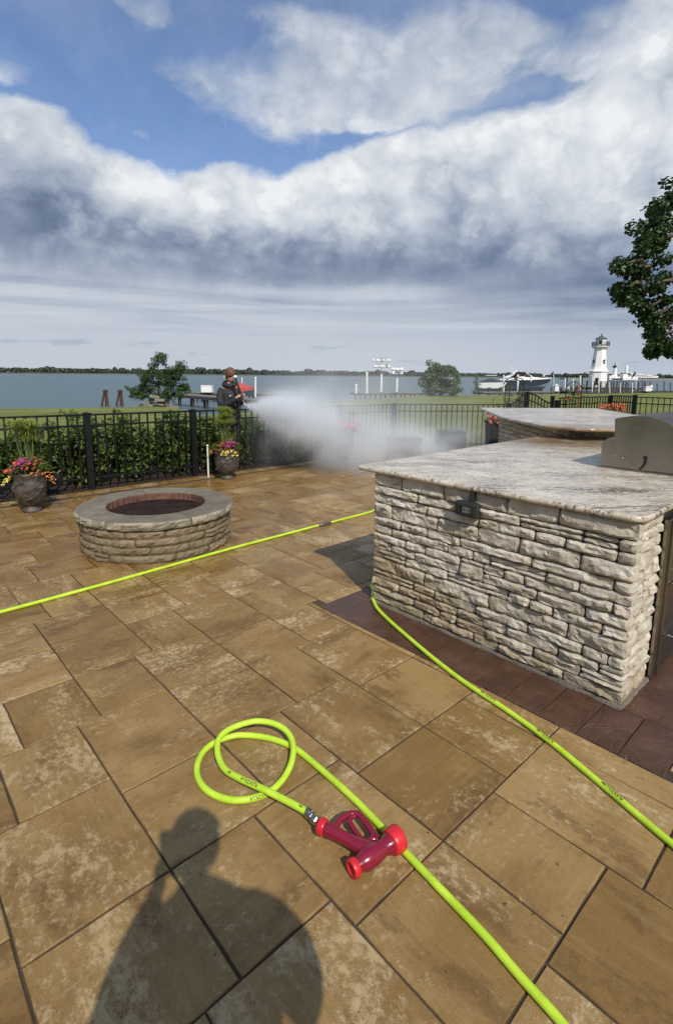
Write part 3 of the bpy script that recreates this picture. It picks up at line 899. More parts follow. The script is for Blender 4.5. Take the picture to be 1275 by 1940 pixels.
bt = slab('granite_bar_top', rounded_poly(P, (.05, .8, .25, .25, .1, .1, .1, .05, .05)), BAR_Z0, BAR_Z1, M_GRANITE, ease=.007)
wchild(bt, bar)

# ------------------------------------------------------------------ grill
GV = 3.845
gr = empty('gas_grill', W(-1.1, GV + .45, CT_Z1))
tag(gr, 'built-in stainless gas grill with a rounded hood on the worktop', 'grill')
def gprof(pts, v0, v1, name, mat, parent=gr, bev=.004):
    """side profile (u,z) pushed out along v"""
    m = MB(); n = len(pts)
    vs = [W(u, v0 + bev, z) for u, z in pts]; vs2 = [W(u, v1 - bev, z) for u, z in pts]
    cen = (sum(p[0] for p in pts) / n, sum(p[1] for p in pts) / n)
    ins = [(u + (cen[0] - u) * .012, z + (cen[1] - z) * .012) for u, z in pts]
    a = [W(u, v0, z) for u, z in ins]; b2 = [W(u, v1, z) for u, z in ins]
    m.add(vs + vs2, [(i, (i + 1) % n, (i + 1) % n + n, i + n) for i in range(n)], False)
    m.add(a + vs, [(i, (i + 1) % n, (i + 1) % n + n, i + n) for i in range(n)], False)
    m.add(vs2 + b2, [(i, (i + 1) % n, (i + 1) % n + n, i + n) for i in range(n)], False)
    m.add(a, [tuple(range(n))[::-1]]); m.add(b2, [tuple(range(n))])
    o = m.build(name, mat); wchild(o, parent); return o
ubx = ubox(MB(), -1.452, -.70, GV - .012, GV + .92, CT_Z1 + .0015, CT_Z1 + .010, .002)
wchild(ubx.build('trim_flange', M_STEEL), gr)
gprof([(-1.432, .986), (-.72, .986), (-.72, 1.08), (-1.18, 1.12), (-1.36, 1.182), (-1.402, 1.182), (-1.44, 1.15)], GV, GV + .90, 'firebox', M_STEEL)
def bez(p0, p1, p2, n):
    return [tuple((1 - t) ** 2 * a + 2 * t * (1 - t) * b_ + t * t * c_ for a, b_, c_ in zip(p0, p1, p2)) for t in [k / n for k in range(n + 1)]]
hood = bez((-1.358, 1.325), (-1.10, 1.405), (-.93, 1.235), 12) + bez((-.915, 1.215), (-.80, 1.06), (-.765, .992), 8) + [(-1.165, .992), (-1.345, 1.112)]
gprof([(-1.362, 1.315)] + hood, GV - .014, GV + .90, 'hood', M_STEEL)
hm = MB(); hm.tube([W(-.86, GV + .06, 1.20), W(-.80, GV + .06, 1.22), W(-.80, GV + .84, 1.22), W(-.86, GV + .84, 1.20)], .014, 10)
wchild(hm.build('hood_handle', M_CHROME), gr)
# J-shaped slot in the hood side
M_SLOT = material('slot_black', color=(.008, .007, .006), rough=.7)
sl = MB(); pth = bez((-1.148, 1.078), (-1.140, 1.03), (-1.178, .996), 8)
sl.lathe([(0.0, 0), (.0125, 0), (.0125, .003), (0, .003)], W(-1.148, GV - .0158, 1.078), 14, False, M=Matrix.Rotation(TG, 3, 'Z') @ Matrix.Rotation(R(90), 3, 'X'))
for (u0, z0), (u1, z1) in zip(pth, pth[1:]):
    w0 = .0085
    sl.add([W(u0 - w0, GV - .0162, z0), W(u0 + w0, GV - .0162, z0), W(u1 + w0, GV - .0162, z1), W(u1 - w0, GV - .0162, z1)], [(0, 1, 2, 3)])
wchild(sl.build('hood_slot', M_SLOT), gr)
lk = MB(); pth2 = [(a + .012, b_) for a, b_ in pth[2:]]
for (u0, z0), (u1, z1) in zip(pth2, pth2[1:]):
    lk.add([W(u0 - .002, GV - .0170, z0), W(u0 + .006, GV - .0170, z0), W(u1 + .006, GV - .0170, z1), W(u1 - .002, GV - .0170, z1)], [(0, 1, 2, 3)])
wchild(lk.build('hood_link', M_STEEL), gr)
rv = MB()
for (u, z, r_) in ((-1.285, 1.062, .0045), (-1.27, 1.06, .003), (-1.345, 1.068, .004)):
    rv.ball(W(u, GV - .0165 if u > -1.3 else GV - .002, z), r_, 8, 6)
wchild(rv.build('rivets', M_CHROME), gr)

# ------------------------------------------------------------------ fire pit
PC = Vector((-1.742, 4.93, 0)); PR, PRI, PZ0, PZ1 = .712, .452, .298, .370
pit = empty('fire_pit', PC)
tag(pit, 'round stone fire pit with a thick grey cap ring and rusty inner lining', 'fire pit')
def arc_stone(a0, a1, r_out, r_in, z0, z1, seed, amp=.012, nth=None, zi=3, cap=False):
    rr = random.Random(seed); off = Vector((rr.uniform(0, 50),) * 3)
    n = nth or max(3, int(abs(a1 - a0) * r_out / .028)); m = MB(); vs = []
    rows = []
    for k in range(n + 1):
        a = a0 + (a1 - a0) * k / n; c_, s_ = math.cos(a), math.sin(a); e = k in (0, n)
        row = []
        for j in range(zi + 1):
            z = z0 + (z1 - z0) * j / zi; ej = j in (0, zi)
            q = mn.noise(off + Vector((a * 14, z * 30, 0))) + .5 * mn.noise(off + Vector((a * 40, z * 90, 0)))
            r_ = r_out + amp * (.35 + q * 1.1) * (1 if not (e or ej) else .45) - (.009 if ej else 0) - (.009 if e else 0)
            if not ej: z += rr.uniform(-.2, .2) * (z1 - z0) / zi
            row.append((r_ * c_, r_ * s_, z + (mn.noise(off + Vector((a * 4, 2, 0))) * .002 if cap else 0)))
        # inner edge, top and bottom
        qi = mn.noise(off + Vector((a * 16, 7, 0))) * amp * .7
        row.append(((r_in + .004 + qi * .3) * c_, (r_in + .004 + qi * .3) * s_, z1))
        row.append(((r_in + qi) * c_, (r_in + qi) * s_, z1 - .01))
        row.append(((r_in + qi * 1.4) * c_, (r_in + qi * 1.4) * s_, z0))
        rows.append(row)
    q = len(rows[0])
    for r_ in rows: vs += r_
    fs = [(k * q + j, (k + 1) * q + j, (k + 1) * q + (j + 1) % q, k * q + (j + 1) % q) for k in range(n) for j in range(q)]
    fs += [tuple(range(q))[::1], tuple(n * q + j for j in range(q))[::-1]]
    return m.add(vs, fs)
capa = [R(x) for x in (-172, -107, -47, 2, 62, 122, 188)]
for k in range(6):
    a0, a1 = capa[k] + .006, capa[k + 1] - .006
    o = arc_stone(a0, a1, PR, PRI, PZ0, PZ1, 60 + k, amp=.014, cap=True, zi=4).build('cap_stone', M_CAP, pit)
    # chalky broken outer face
    o.data.materials.append(M_CAPEDGE); o.data.materials.append(M_RUST)
    for p in o.data.polygons:
        c_ = p.center
        if math.hypot(c_.x, c_.y) > PR - .012 and abs(p.normal.z) < .9: p.material_index = 1
        if math.hypot(c_.x, c_.y) < PRI + .012: p.material_index = 2
zu_ = .290 / 8; Lp = 104
for n_, (i, j, w, h) in enumerate(ledge_layout(Lp, 8, 12, (4, 11))):
    a0, a1 = 2 * math.pi * i / Lp, 2 * math.pi * (i + w) / Lp
    dz0 = .006 * mn.noise(Vector((a0 * 2, j, 3))) if j else 0
    arc_stone(a0 + .0045, a1 - .0045, .688 + random.uniform(-.005, .007), .60, j * zu_ + .0015 + dz0, (j + h) * zu_ - .002 + (.006 * mn.noise(Vector((a0 * 2, j + h, 3))) if j + h < 8 else 0), 700 + n_, amp=.015).build('pit_stone', M_PITST, pit)
MB().lathe([(.665, .001), (.665, .296), (.50, .296), (.50, .001)], n=40).build('pit_core', M_MORTAR, pit)
for k in range(9):
    a0 = 2 * math.pi * k / 9 + .1
    arc_stone(a0 + .006, a0 + 2 * math.pi / 9 - .006, .50, .447, .262, .300, 90 + k, amp=.01).build('lining_stone', M_RUST, pit)
M_BURNT = material('burnt_steel', color=(.028, .017, .013), rough=.95, spec=.1, metal=0.0, vary=.5, bump=(14, .5, .01))
MB().lathe([(.456, .30), (.448, .27), (.440, .27), (.440, .06), (.0, .055)], n=48).build('steel_ring', M_BURNT, pit)

# ------------------------------------------------------------------ hoses
def hose_fn(g, b, out):
    c = g.coord(); n = g.noise(c, 9, 4, .6)
    g.put(b.inputs['Base Color'], g.mix(g.smooth(n, .35, .7), (.46, .70, .035), (.57, .80, .055)))
    d = g.smooth(g.noise(c, 22, 7, .75), .54, .70)
    g.put(b.inputs['Base Color'], g.mix(d * .30, g.mix(g.smooth(n, .35, .7), (.44, .67, .035), (.57, .80, .055)), (.22, .26, .05)))
    g.put(b.inputs['Roughness'], g.rng(n, .3, .7, .32, .5))
    b.inputs['Subsurface Weight'].default_value = .05
    b.inputs['Specular IOR Level'].default_value = .45
M_HOSE = material('lime_hose_rubber', hose_fn)
M_INK = material('black_print', color=(.02, .03, .01), rough=.6)
HR = .0128
def print_on_hose(path, parent, marks, rad, size=.0135):
    """marks: (arc length, text, size factor, reverse)"""
    pts = [Vector(p) for p in path]; acc = [0]
    for a, b_ in zip(pts, pts[1:]): acc.append(acc[-1] + (b_ - a).length)
    def frame(s):
        s = max(0, min(acc[-1] - 1e-4, s)); import bisect
        i = max(0, min(len(pts) - 2, bisect.bisect_right(acc, s) - 1)); f = (s - acc[i]) / max(1e-6, acc[i + 1] - acc[i])
        p = pts[i].lerp(pts[i + 1], f); t0 = (pts[min(i + 1, len(pts) - 1)] - pts[max(i - 1, 0)]).normalized(); t1 = (pts[min(i + 2, len(pts) - 1)] - pts[i]).normalized()
        return p, t0.lerp(t1, f).normalized()
    m = MB()
    for (s0, txt, sz, ang) in marks:
        if txt == 'LOGO':
            vs = []; fs = []; n = 18
            for k in range(n):
                q = 2 * math.pi * k / n
                vs += [(math.cos(q) * .0085, math.sin(q) * .0042), (math.cos(q) * .0062, math.sin(q) * .0024)]
            fs = [(2 * k, (2 * k + 2) % (2 * n), (2 * k + 3) % (2 * n), 2 * k + 1) for k in range(n)]
            vs += [(-.0035, -.0012), (.0035, -.0012), (.0035, .0012), (-.0035, .0012)]; fs.append((2 * n, 2 * n + 1, 2 * n + 2, 2 * n + 3))
        else:
            cu_ = bpy.data.curves.new('txt', 'FONT'); cu_.body = txt; cu_.size = size * 1.25 * sz; cu_.align_y = 'CENTER'; cu_.resolution_u = 2
            cu_.offset = .0004 * sz; cu_.space_character = 1.08
            t_ = bpy.data.objects.new('txt', cu_); me_ = bpy.data.meshes.new_from_object(t_)
            bt_ = bmesh.new(); bt_.from_mesh(me_)
            for y0 in np.linspace(-.0075, .0075, 7):
                bmesh.ops.bisect_plane(bt_, geom=list(bt_.verts) + list(bt_.edges) + list(bt_.faces), plane_co=(0, float(y0) * sz, 0), plane_no=(0, 1, 0))
            bt_.to_mesh(me_); bt_.free()
            vs = [(v.co.x, v.co.y) for v in me_.vertices]; fs = [tuple(p.vertices) for p in me_.polygons]
            bpy.data.objects.remove(t_); bpy.data.curves.remove(cu_); bpy.data.meshes.remove(me_)
        out = []
        for (x, y) in vs:
            p, t = frame(s0 + x)
            side = Vector((0, 0, 1)).cross(t).normalized(); upv = t.cross(side).normalized()
            a = y / rad + ang
            out.append(p + (upv * math.cos(a) + side * math.sin(a)) * (rad + .0006))
        m.add(out, fs)
    return m.build('printed_text', M_INK, parent)
def arc_of(path, px, py, z=.013):
    q = at(px, py, z); s = 0; best = (9, 0)
    for a, b_ in zip(path, path[1:]):
        d = (Vector(a) - q).length
        if d < best[0]: best = (d, s)
        s += (Vector(b_) - Vector(a)).length
    return best[1]
M_COUPL = material('grey_coupling', color=(.16, .15, .14), rough=.35, metal=.5, vary=.2)
M_BRASS = material('nickel_fitting', color=(.50, .48, .44), rough=.22, metal=1.0, vary=.15)
# far hose: from the left edge to behind the island
ptsA = [at(-420, 1255, HR), at(-200, 1210, HR), at(0, 1160, HR), at(120, 1128, HR), at(240, 1095, HR), at(350, 1064, HR), at(450, 1036, HR), at(545, 1011, HR), at(607, 994.5, HR + .004)]
pathA = smooth_path(ptsA, 8)
hA = MB().tube(pathA, HR, 12).build('garden_hose', M_HOSE)
tag(hA, 'lime green hose lying straight across the paving past the fire pit', 'hose', 'lime green hoses')
ptsA2 = [at(622, 991, HR + .004), at(660, 981, HR), at(700, 970.5, HR), at(735, 958, HR), W(-3.9, 5.4, HR), W(-3.3, 6.2, HR)]
MB().tube(smooth_path(ptsA2, 8), HR, 12).build('hose_length', M_HOSE, hA)
c0, c1 = at(606, 994.8, .018), at(624, 990.5, .018); d_ = (c1 - c0)
MB().tube([c0 - d_ * .15, c0, c0 + d_ * .05, c1 - d_ * .05, c1, c1 + d_ * .15], [.014, .014, .0205, .0205, .014, .014], 12).build('hose_coupling', M_COUPL, hA)
# island hose: comes round the back corner and leaves at the right
ptsB = [W(-2.62, 4.6, HR), W(-2.60, 3.9, HR), W(-2.60, 3.2, HR), at(709, 1105, HR), at(707, 1118, HR), at(706.5, 1133, HR), at(713, 1150, HR), at(731, 1170, HR), at(768, 1203, HR), at(820, 1247, HR), at(880, 1293, HR),
        at(960, 1346, HR), at(1040, 1404, HR), at(1110, 1462, HR), at(1180, 1521, HR), at(1240, 1572, HR), at(1290, 1614, HR), at(1400, 1712, HR)]
pathB = smooth_path(ptsB, 8)
hB = MB().tube(pathB, HR, 14).build('garden_hose', M_HOSE)
tag(hB, 'lime green hose curving round the island corner and running to the lower right', 'hose', 'lime green hoses')
rev = list(reversed(pathB)); mk = []
for (px, py) in ((946, 1334), (1047, 1409), (1180, 1521)):
    s = arc_of(rev, px, py); mk += [(s, 'FLEXZILLA', 1.0, .1), (s + .088, 'LOGO', 1, .1)]
for (px, py) in ((885, 1297), (1003, 1376), (1105, 1457), (1240, 1571)):
    s = arc_of(rev, px, py)
    for k in range(6): mk.append((s + k * .0115, '--', .34, .1))
print_on_hose(rev, hB, mk, HR)
# looped hose with the nozzle
H1, H2 = HR, .040
lp = [(1180, 2085, H1), (1062, 1937, H1), (986, 1852, H1), (916, 1771, H1), (836, 1687, H1), (775, 1623, H1), (719, 1564, H1), (665, 1509, H1), (595, 1447, H1), (556, 1417, H1),
      (520, 1402, H1), (484, 1395, H1), (448, 1394, H1), (412, 1405, H1), (387, 1423, H1), (374, 1449, H1), (375, 1474, H1), (390, 1496, H1), (416, 1511, H1), (448, 1517, H1),
      (484, 1512, H1), (513, 1499, H1 + .001), (538, 1474, H1 + .008), (553, 1442, H1 + .020), (555, 1409, H2 + .002), (542, 1385, H2 + .008), (517, 1371, H2 + .012), (484, 1367, H2 + .012), (448, 1376, H2 + .008),
      (423, 1390, H2 + .004), (412, 1409, H2 + .001), (414, 1435, H2 - .010), (427, 1459, H2 - .012), (455, 1476, H2 - .008), (495, 1494, H2 + .001), (531, 1512, H2 - .001), (560, 1527, H2 - .002), (583, 1540, .036)]
pathC = smooth_path([at(*p) for p in lp], 7)
hC = MB().tube(pathC, HR, 14).build('garden_hose', M_HOSE)
tag(hC, 'lime green hose looped once in the foreground and ending at the red nozzle', 'hose', 'lime green hoses')
rev = list(reversed(pathC)); mk = []
s = arc_of(rev, 467, 1482, .03); mk += [(s - .066 + .0, 'FLEXZILLA', 1.0, .5)]
s = arc_of(rev, 436, 1467, .03); mk += [(s, 'LOGO', 1, .5)]
s = arc_of(rev, 571, 1533, .03); mk.append((s, 'LOGO', 1, .2))
for (px, py) in ((535, 1514), (560, 1527), (420, 1452), (514, 1503), (450, 1519), (418, 1514)):
    s = arc_of(rev, px, py, .03)
    for k in range(4): mk.append((s + k * .0105, '--', .34, .4))
s = arc_of(rev, 510, 1505, .013); mk += [(s, 'FLEXZILLA', .9, .9)]
print_on_hose(rev, hC, mk, HR)
e0 = at(583, 1540, .036); e1 = at(607, 1562, .040); d_ = (e1 - e0); L_ = d_.length; d_.normalize()
ft = MB()
ft.tube([e0 - d_ * .004, e0, e0 + d_ * .011, e0 + d_ * .012, e0 + d_ * .016, e0 + d_ * .017, e0 + d_ * .026], [.0150, .0168, .0168, .0142, .0142, .0160, .0160], 14, smooth=False)
ft.tube([e0 + d_ * .026, e0 + d_ * .030, e0 + d_ * .0305, e0 + d_ * .052, e0 + d_ * .058], [.0125, .0125, .0172, .0172, .012], 6, smooth=False)
ft.box(e0 + d_ * .005 + Vector((0, 0, .018)), (.014, .012, .008), rz=math.atan2(d_.y, d_.x), bev=.002)
ft.build('hose_fitting', M_BRASS, hC)

# ------------------------------------------------------------------ red nozzle
M_RED = material('glossy_maroon_plastic', color=(.215, .008, .028), rough=.22, coat=.3, vary=.06)
M_BRIGHT = material('bright_red_collar', color=(.62, .020, .030), rough=.38, vary=.08)
NZ = .040
nz = empty('spray_nozzle', at(680, 1605, 0))
tag(nz, 'red plastic firefighter style spray nozzle with a D handle', 'hose nozzle')
def npt(x, y, z=NZ): return at(560 + x / 5.795, 1480 + y / 5.795, z)
def nadd(m, name, mat): return wchild(m.build(name, mat), nz)
in0, in1 = npt(315, 515), npt(770, 770)
A0, A1 = npt(1085, 655, .043), npt(640, 955, .037)          # barrel from the big collar to the small mouth
ba = (A1 - A0); bl = ba.length; ba.normalize()
m = MB()
m.tube([A0 + ba * bl * t for t in (.10, .20, .27, .34, .40, .52, .64, .76, .84, .92)], [.034, .031, .026, .0265, .030, .034, .0345, .033, .0265, .0215], 20)
J = A0 + ba * bl * .50
arm = [in0, in0.lerp(J, .12), in0.lerp(J, .25), in0.lerp(J, .45), in0.lerp(J, .65), in0.lerp(J, .82), J]
m.tube(arm, [.023, .0245, .0215, .0205, .0235, .029, .031], 18)
nadd(m, 'nozzle_body', M_RED)
def collar(p, d, r, L, name, dark=False, n=20, hollow=True):
    q = MB(); d = d.normalized(); Mz = d.to_track_quat('Z', 'Y').to_matrix()
    prof = [(r * .62, 0), (r * .86, 0), (r * .95, L * .06), (r * .98, L * .3), (r, L * .55), (r, L * .9), (r * .94, L)]
    if hollow: prof += [(r * .66, L), (r * .62, L * .45), (.002, L * .45)]
    else: prof += [(r * .6, L)]
    q.lathe(prof, p, n, True, M=Mz); return nadd(q, name, M_BRIGHT)
collar(A0 + ba * .020, -ba, .0430, .044, 'front_collar')
collar(A1 - ba * .012, ba, .0300, .024, 'mouth_collar')
md = MB(); md.lathe([(.0105, 0), (.014, .003), (.0105, .005)], A1 + ba * .0, 14, True, M=ba.to_track_quat('Z', 'Y').to_matrix()); nadd(md, 'mouth_insert', M_RED)
dI = (in0 - J).normalized()
collar(in0 - dI * .006, dI, .0285, .026, 'inlet_collar')
# D handle
hp = smooth_path([npt(430, 540, .040), npt(470, 450, .042), npt(535, 395, .044), npt(620, 362, .044), npt(695, 375, .044), npt(760, 445, .043), npt(825, 535, .042), npt(900, 650, .041)], 5)
q = MB().tube(hp, .0120, 12); nadd(q, 'handle', M_RED)
tp = smooth_path([npt(850, 600, .042), npt(835, 640, .042), npt(770, 668, .042), npt(705, 620, .043), npt(645, 535, .044), npt(598, 465, .044), npt(605, 405, .044), npt(655, 385, .044)], 5)
q = MB().tube(tp, .0092, 10); nadd(q, 'trigger_loop', M_RED)
q = MB().tube([npt(800, 655, .041), npt(850, 640, .041), npt(905, 640, .041)], .009, 10); nadd(q, 'handle_root', M_RED)
# ------------------------------------------------------------------ lawn, water, far shore
def grass_fn(g, b, out):
    p = g.geo('Position'); x, y, z = g.sep(p)
    n = g.noise(p, .35, 6, .6); f = g.noise(p, 9, 7, .7); st = g.noise(g.vec(x * .15, y * 1.1, 0.0), 1, 5, .6)
    col = g.mix(g.smooth(n * .5 + st * .5, .38, .62), (.150, .175, .045), (.240, .255, .085))
    col = g.mix(g.smooth(f, .35, .65) * .45, col, (.10, .125, .036))
    g.put(b.inputs['Base Color'], col); b.inputs['Roughness'].default_value = .95
    b.inputs['Specular IOR Level'].default_value = .15
    g.put(b.inputs['Normal'], g.bump(f, .9, .05))
M_GRASS = material('mown_grass', grass_fn)
M_SOIL = material('bark_mulch', color=(.034, .018, .011), rough=.95, vary=.45, bump=(45, 1.0, .03))
shore = [at(-900, 785), at(-300, 775), at(0, 772.5), at(120, 771.5), at(240, 770), at(300, 769), at(335, 771), at(352, 777), at(372, 786), Vector((-4.6, 22.5, 0)), Vector((-2.8, 24.5, 0)),
         at(520, 768), at(560, 765), at(650, 758), at(760, 751), at(830, 747.5), at(900, 748), at(1000, 747), at(1100, 745.5), at(1275, 743), at(1500, 742)]
poly = [(p.x, p.y) for p in shore] + [(120, 20), (60, -40), (-60, -40), (-60, 10)]
hole = None
lm = MB().prism(poly, -1.6, -.030)
lawn = lm.build('lawn', M_GRASS); tag(lawn, 'mown green lawn between the terrace fence and the water', kind='structure')
bed = MB().prism([W(BED_U - .205, -3)[:2], W(BED_U - .205, 8.9)[:2], W(BED_U - 1.9, 8.9)[:2], W(BED_U - 1.9, -3)[:2]], -.08, .004).build('planting_bed', M_SOIL)
tag(bed, 'dark mulched planting bed under the fence', kind='structure')
cm = MB(); rr = random.Random(9)
for k in range(1500):
    u, v = BED_U - .22 - abs(rr.gauss(0, .35)), rr.uniform(-.5, 8.8)
    c = W(u, v, .006 + rr.uniform(0, .015)); a = rr.uniform(0, 3.14); l = rr.uniform(.012, .04)
    q = Matrix.Rotation(a, 3, 'Z') @ Matrix.Rotation(rr.uniform(-.5, .5), 3, 'X')
    cm.box(c, (l, l * .45, .007), rot=q)
tag(cm.build('bark_chips', M_SOIL, bed), kind='stuff')
def water_fn(g, b, out):
    p = g.geo('Position'); x, y, z = g.sep(p)
    w = g.vec(x * .55, y * 1.3, 0.0)
    n = g.noise(w, .9, 7, .62, .4); n2 = g.noise(w, .18, 4, .55); big = g.noise(g.vec(x * .006, y * .03, 0.0), 1, 4, .5)
    col = g.mix(g.smooth(big, .35, .65), (.075, .125, .142), (.105, .160, .175))
    col = g.mix(g.smooth(n, .52, .66) * .5, col, (.035, .062, .082))
    g.put(b.inputs['Base Color'], col); g.put(b.inputs['Roughness'], g.rng(big, .35, .65, .30, .42))
    b.inputs['IOR'].default_value = 1.333
    b.inputs['Specular IOR Level'].default_value = .5
    g.put(b.inputs['Normal'], g.bump(n + n2 * 1.6, .85, .28))
M_WATER = material('choppy_lake_water', water_fn)
WZ = -.8
m = MB().add([(-6000, -300, WZ), (6000, -300, WZ), (6000, 7000, WZ), (-6000, 7000, WZ)], [(0, 1, 2, 3)])
tag(m.build('lake', M_WATER), 'wide blue-grey river', kind='structure')
M_LEAFFAR = leaf_material('far_foliage', (.048, .064, .050), (.085, .108, .078), trans=.1)  # leaf tones lightened, distance haze is put into the colour
M_SHORE = material('far_bank', color=(.075, .085, .055), rough=.95, vary=.3)
fs_ = MB()
n = 160
def shore_y(x): return 1500 + 120 * math.sin(x * .0011 + 1) + (200 if x > 300 else 0)
top = []; vs = []
for k in range(n + 1):
    x = -2600 + 5200 * k / n; y = shore_y(x)
    vs += [(x, y, WZ - .5), (x, y + 6, WZ + 1.2), (x, y + 60, 3.5), (x, 3200, 6), (x, 3300, -3)]
fs_.add(vs, [(5 * k + q, 5 * k + 5 + q, 5 * k + 6 + q, 5 * k + 1 + q) for k in range(n) for q in range(4)])
tag(fs_.build('far_shore', M_SHORE), 'low far bank across the water', kind='structure')
# far wood: many leafy clumps, one mass
C_ = []; Nn = []; Ss = []
rr = random.Random(31)
for k in range(2600):
    x = rr.uniform(-2300, 2300); y = shore_y(x) + 40 + rr.uniform(0, 60)
    left = x < 150
    dens = .55 + .45 * mn.noise(Vector((x * .004, 3, 1)))
    h = (rr.uniform(10, 18) if left else rr.uniform(9, 16)) * (.75 + .5 * dens)
    if rr.random() < .06: h *= 1.35
    r_ = h * rr.uniform(.38, .6)
    q = rng.normal(size=(34, 3)); q /= np.linalg.norm(q, axis=1, keepdims=True); q[:, 2] = np.abs(q[:, 2]) * 1.1 - .35
    rad = rng.uniform(.75, 1.05, (34, 1))
    C_.append(np.array([x, y, h * .52]) + q * rad * np.array([r_, r_ * .6, h * .5])); Nn.append(q); Ss.append(np.full(34, h * .42) * rng.uniform(.7, 1.2, 34))
me = leaves_mesh('far_wood', np.concatenate(C_), np.concatenate(Nn), np.concatenate(Ss), M_LEAFFAR, aspect=.9, fold=.1)
tag(link('far_wood', me), 'dark line of trees on the far bank', kind='stuff')

# ------------------------------------------------------------------ plants
M_BARK = material('grey_brown_bark', color=(.11, .085, .06), rough=.9, vary=.35, bump=(30, .8, .02))
M_STEM = material('green_stem', color=(.12, .17, .05), rough=.6, vary=.2)
M_HEDGE = leaf_material('shrub_leaves', (.034, .068, .014), (.165, .235, .050), rough=.38, trans=.35)
M_HEDGE2 = leaf_material('shrub_leaves_pale', (.05, .09, .02), (.20, .27, .07), rough=.4, trans=.35)
M_MAPLE = leaf_material('maple_leaves', (.014, .034, .010), (.055, .095, .022), rough=.42, trans=.25)
M_LOCUST = leaf_material('young_tree_leaves', (.030, .065, .022), (.10, .165, .055), rough=.4, trans=.3)
M_BUSH = leaf_material('silver_green_leaves', (.075, .105, .045), (.20, .25, .12), rough=.5, trans=.3)

def crown(name, root, pts, r, per, leaf, mat, aspect=.5, flat=.7, droop=0.0, bias=None):
    """leaf clusters round the given points"""
    P = []; N = []; S = []
    for c in pts:
        k = max(4, int(per * rng.uniform(.7, 1.3))); q = rng.normal(size=(k, 3)); q /= np.linalg.norm(q, axis=1, keepdims=True)
        rad = rng.uniform(.2, 1, (k, 1)) ** .5 * r * rng.uniform(.7, 1.25)
        o = q * rad * np.array([1, 1, flat]); o[:, 2] -= droop * rng.random(k) * r
        P.append(np.array(c) + o); nn = q * .6 + rng.normal(size=(k, 3)) * .45 + np.array([0, 0, .55]); N.append(nn); S.append(leaf * rng.uniform(.65, 1.25, k))
    me = leaves_mesh(name, np.concatenate(P), np.concatenate(N), np.concatenate(S), mat, aspect)
    return link(name, me, root)

def shrub(root_p, h, w, nst, leaf, per, label, group, mat, seed, name='leafy_shrub', low=.08, cat='shrub', d=None):
    rr = random.Random(seed); root = empty(name, root_p); tag(root, label, cat, group)
    d = d or w; m = MB(); tips = []
    for k in range(nst):
        a = rr.uniform(0, 2 * math.pi); q = math.sqrt(rr.random())
        t = Vector((math.cos(a) * w / 2 * q, math.sin(a) * d / 2 * q, h * rr.uniform(.45, 1.0) * (1.08 - .35 * q)))
        if rr.random() < .16: t.z *= 1.13
        b0 = Vector((t.x * .35, t.y * .35, 0)); mid = b0.lerp(t, .5) + Vector((rr.uniform(-.04, .04), rr.uniform(-.04, .04), .02))
        m.tube([b0, mid, t], [.007, .005, .002], 5)
        z = low
        nn = int(max(2, t.z / .095))
        for i in range(nn):
            f = (i + rr.random()) / nn
            p = b0.lerp(t, f) + Vector((rr.gauss(0, .045), rr.gauss(0, .045), 0))
            if p.z > low: tips.append(p)
        tips.append(t)
    m.build('stems', M_BARK, root)
    o = crown('foliage', root, tips, .075, per, leaf, mat, aspect=.52, flat=1.0)
    return root
rr = random.Random(77)
names = ['leafy green shrub behind the fence at the left edge of the photo', 'leafy green shrub behind the left pot of flowers', 'leafy green shrub just left of the tall fence post at left',
         'leafy green shrub just right of the tall fence post at left', 'leafy green shrub behind the fence above the fire pit', 'leafy green shrub left of the second fence post',
         'leafy green shrub right of the second fence post beside the white stake', 'leafy green shrub behind the second flower urn', 'leafy green shrub low in the edge of the spray',
         'leafy green shrub dim inside the spray left of the pink flowers', 'leafy green shrub dim behind the pink flowers']
FU = BED_U - .30      # fence line
k = 0
for i, v in enumerate(np.arange(.35, 7.6, .68)):
    h = (1.02, .98, 1.0, 1.05, .98, 1.0, .95, .92, .85, .8, .75)[i]
    shrub(W(FU - .52 + rr.uniform(-.05, .05), v, -.01), h, .86, 50, .085, 14, names[i], 'shrubs behind the fence', M_HEDGE if i % 3 else M_HEDGE2, 300 + i, d=.80, low=.06)

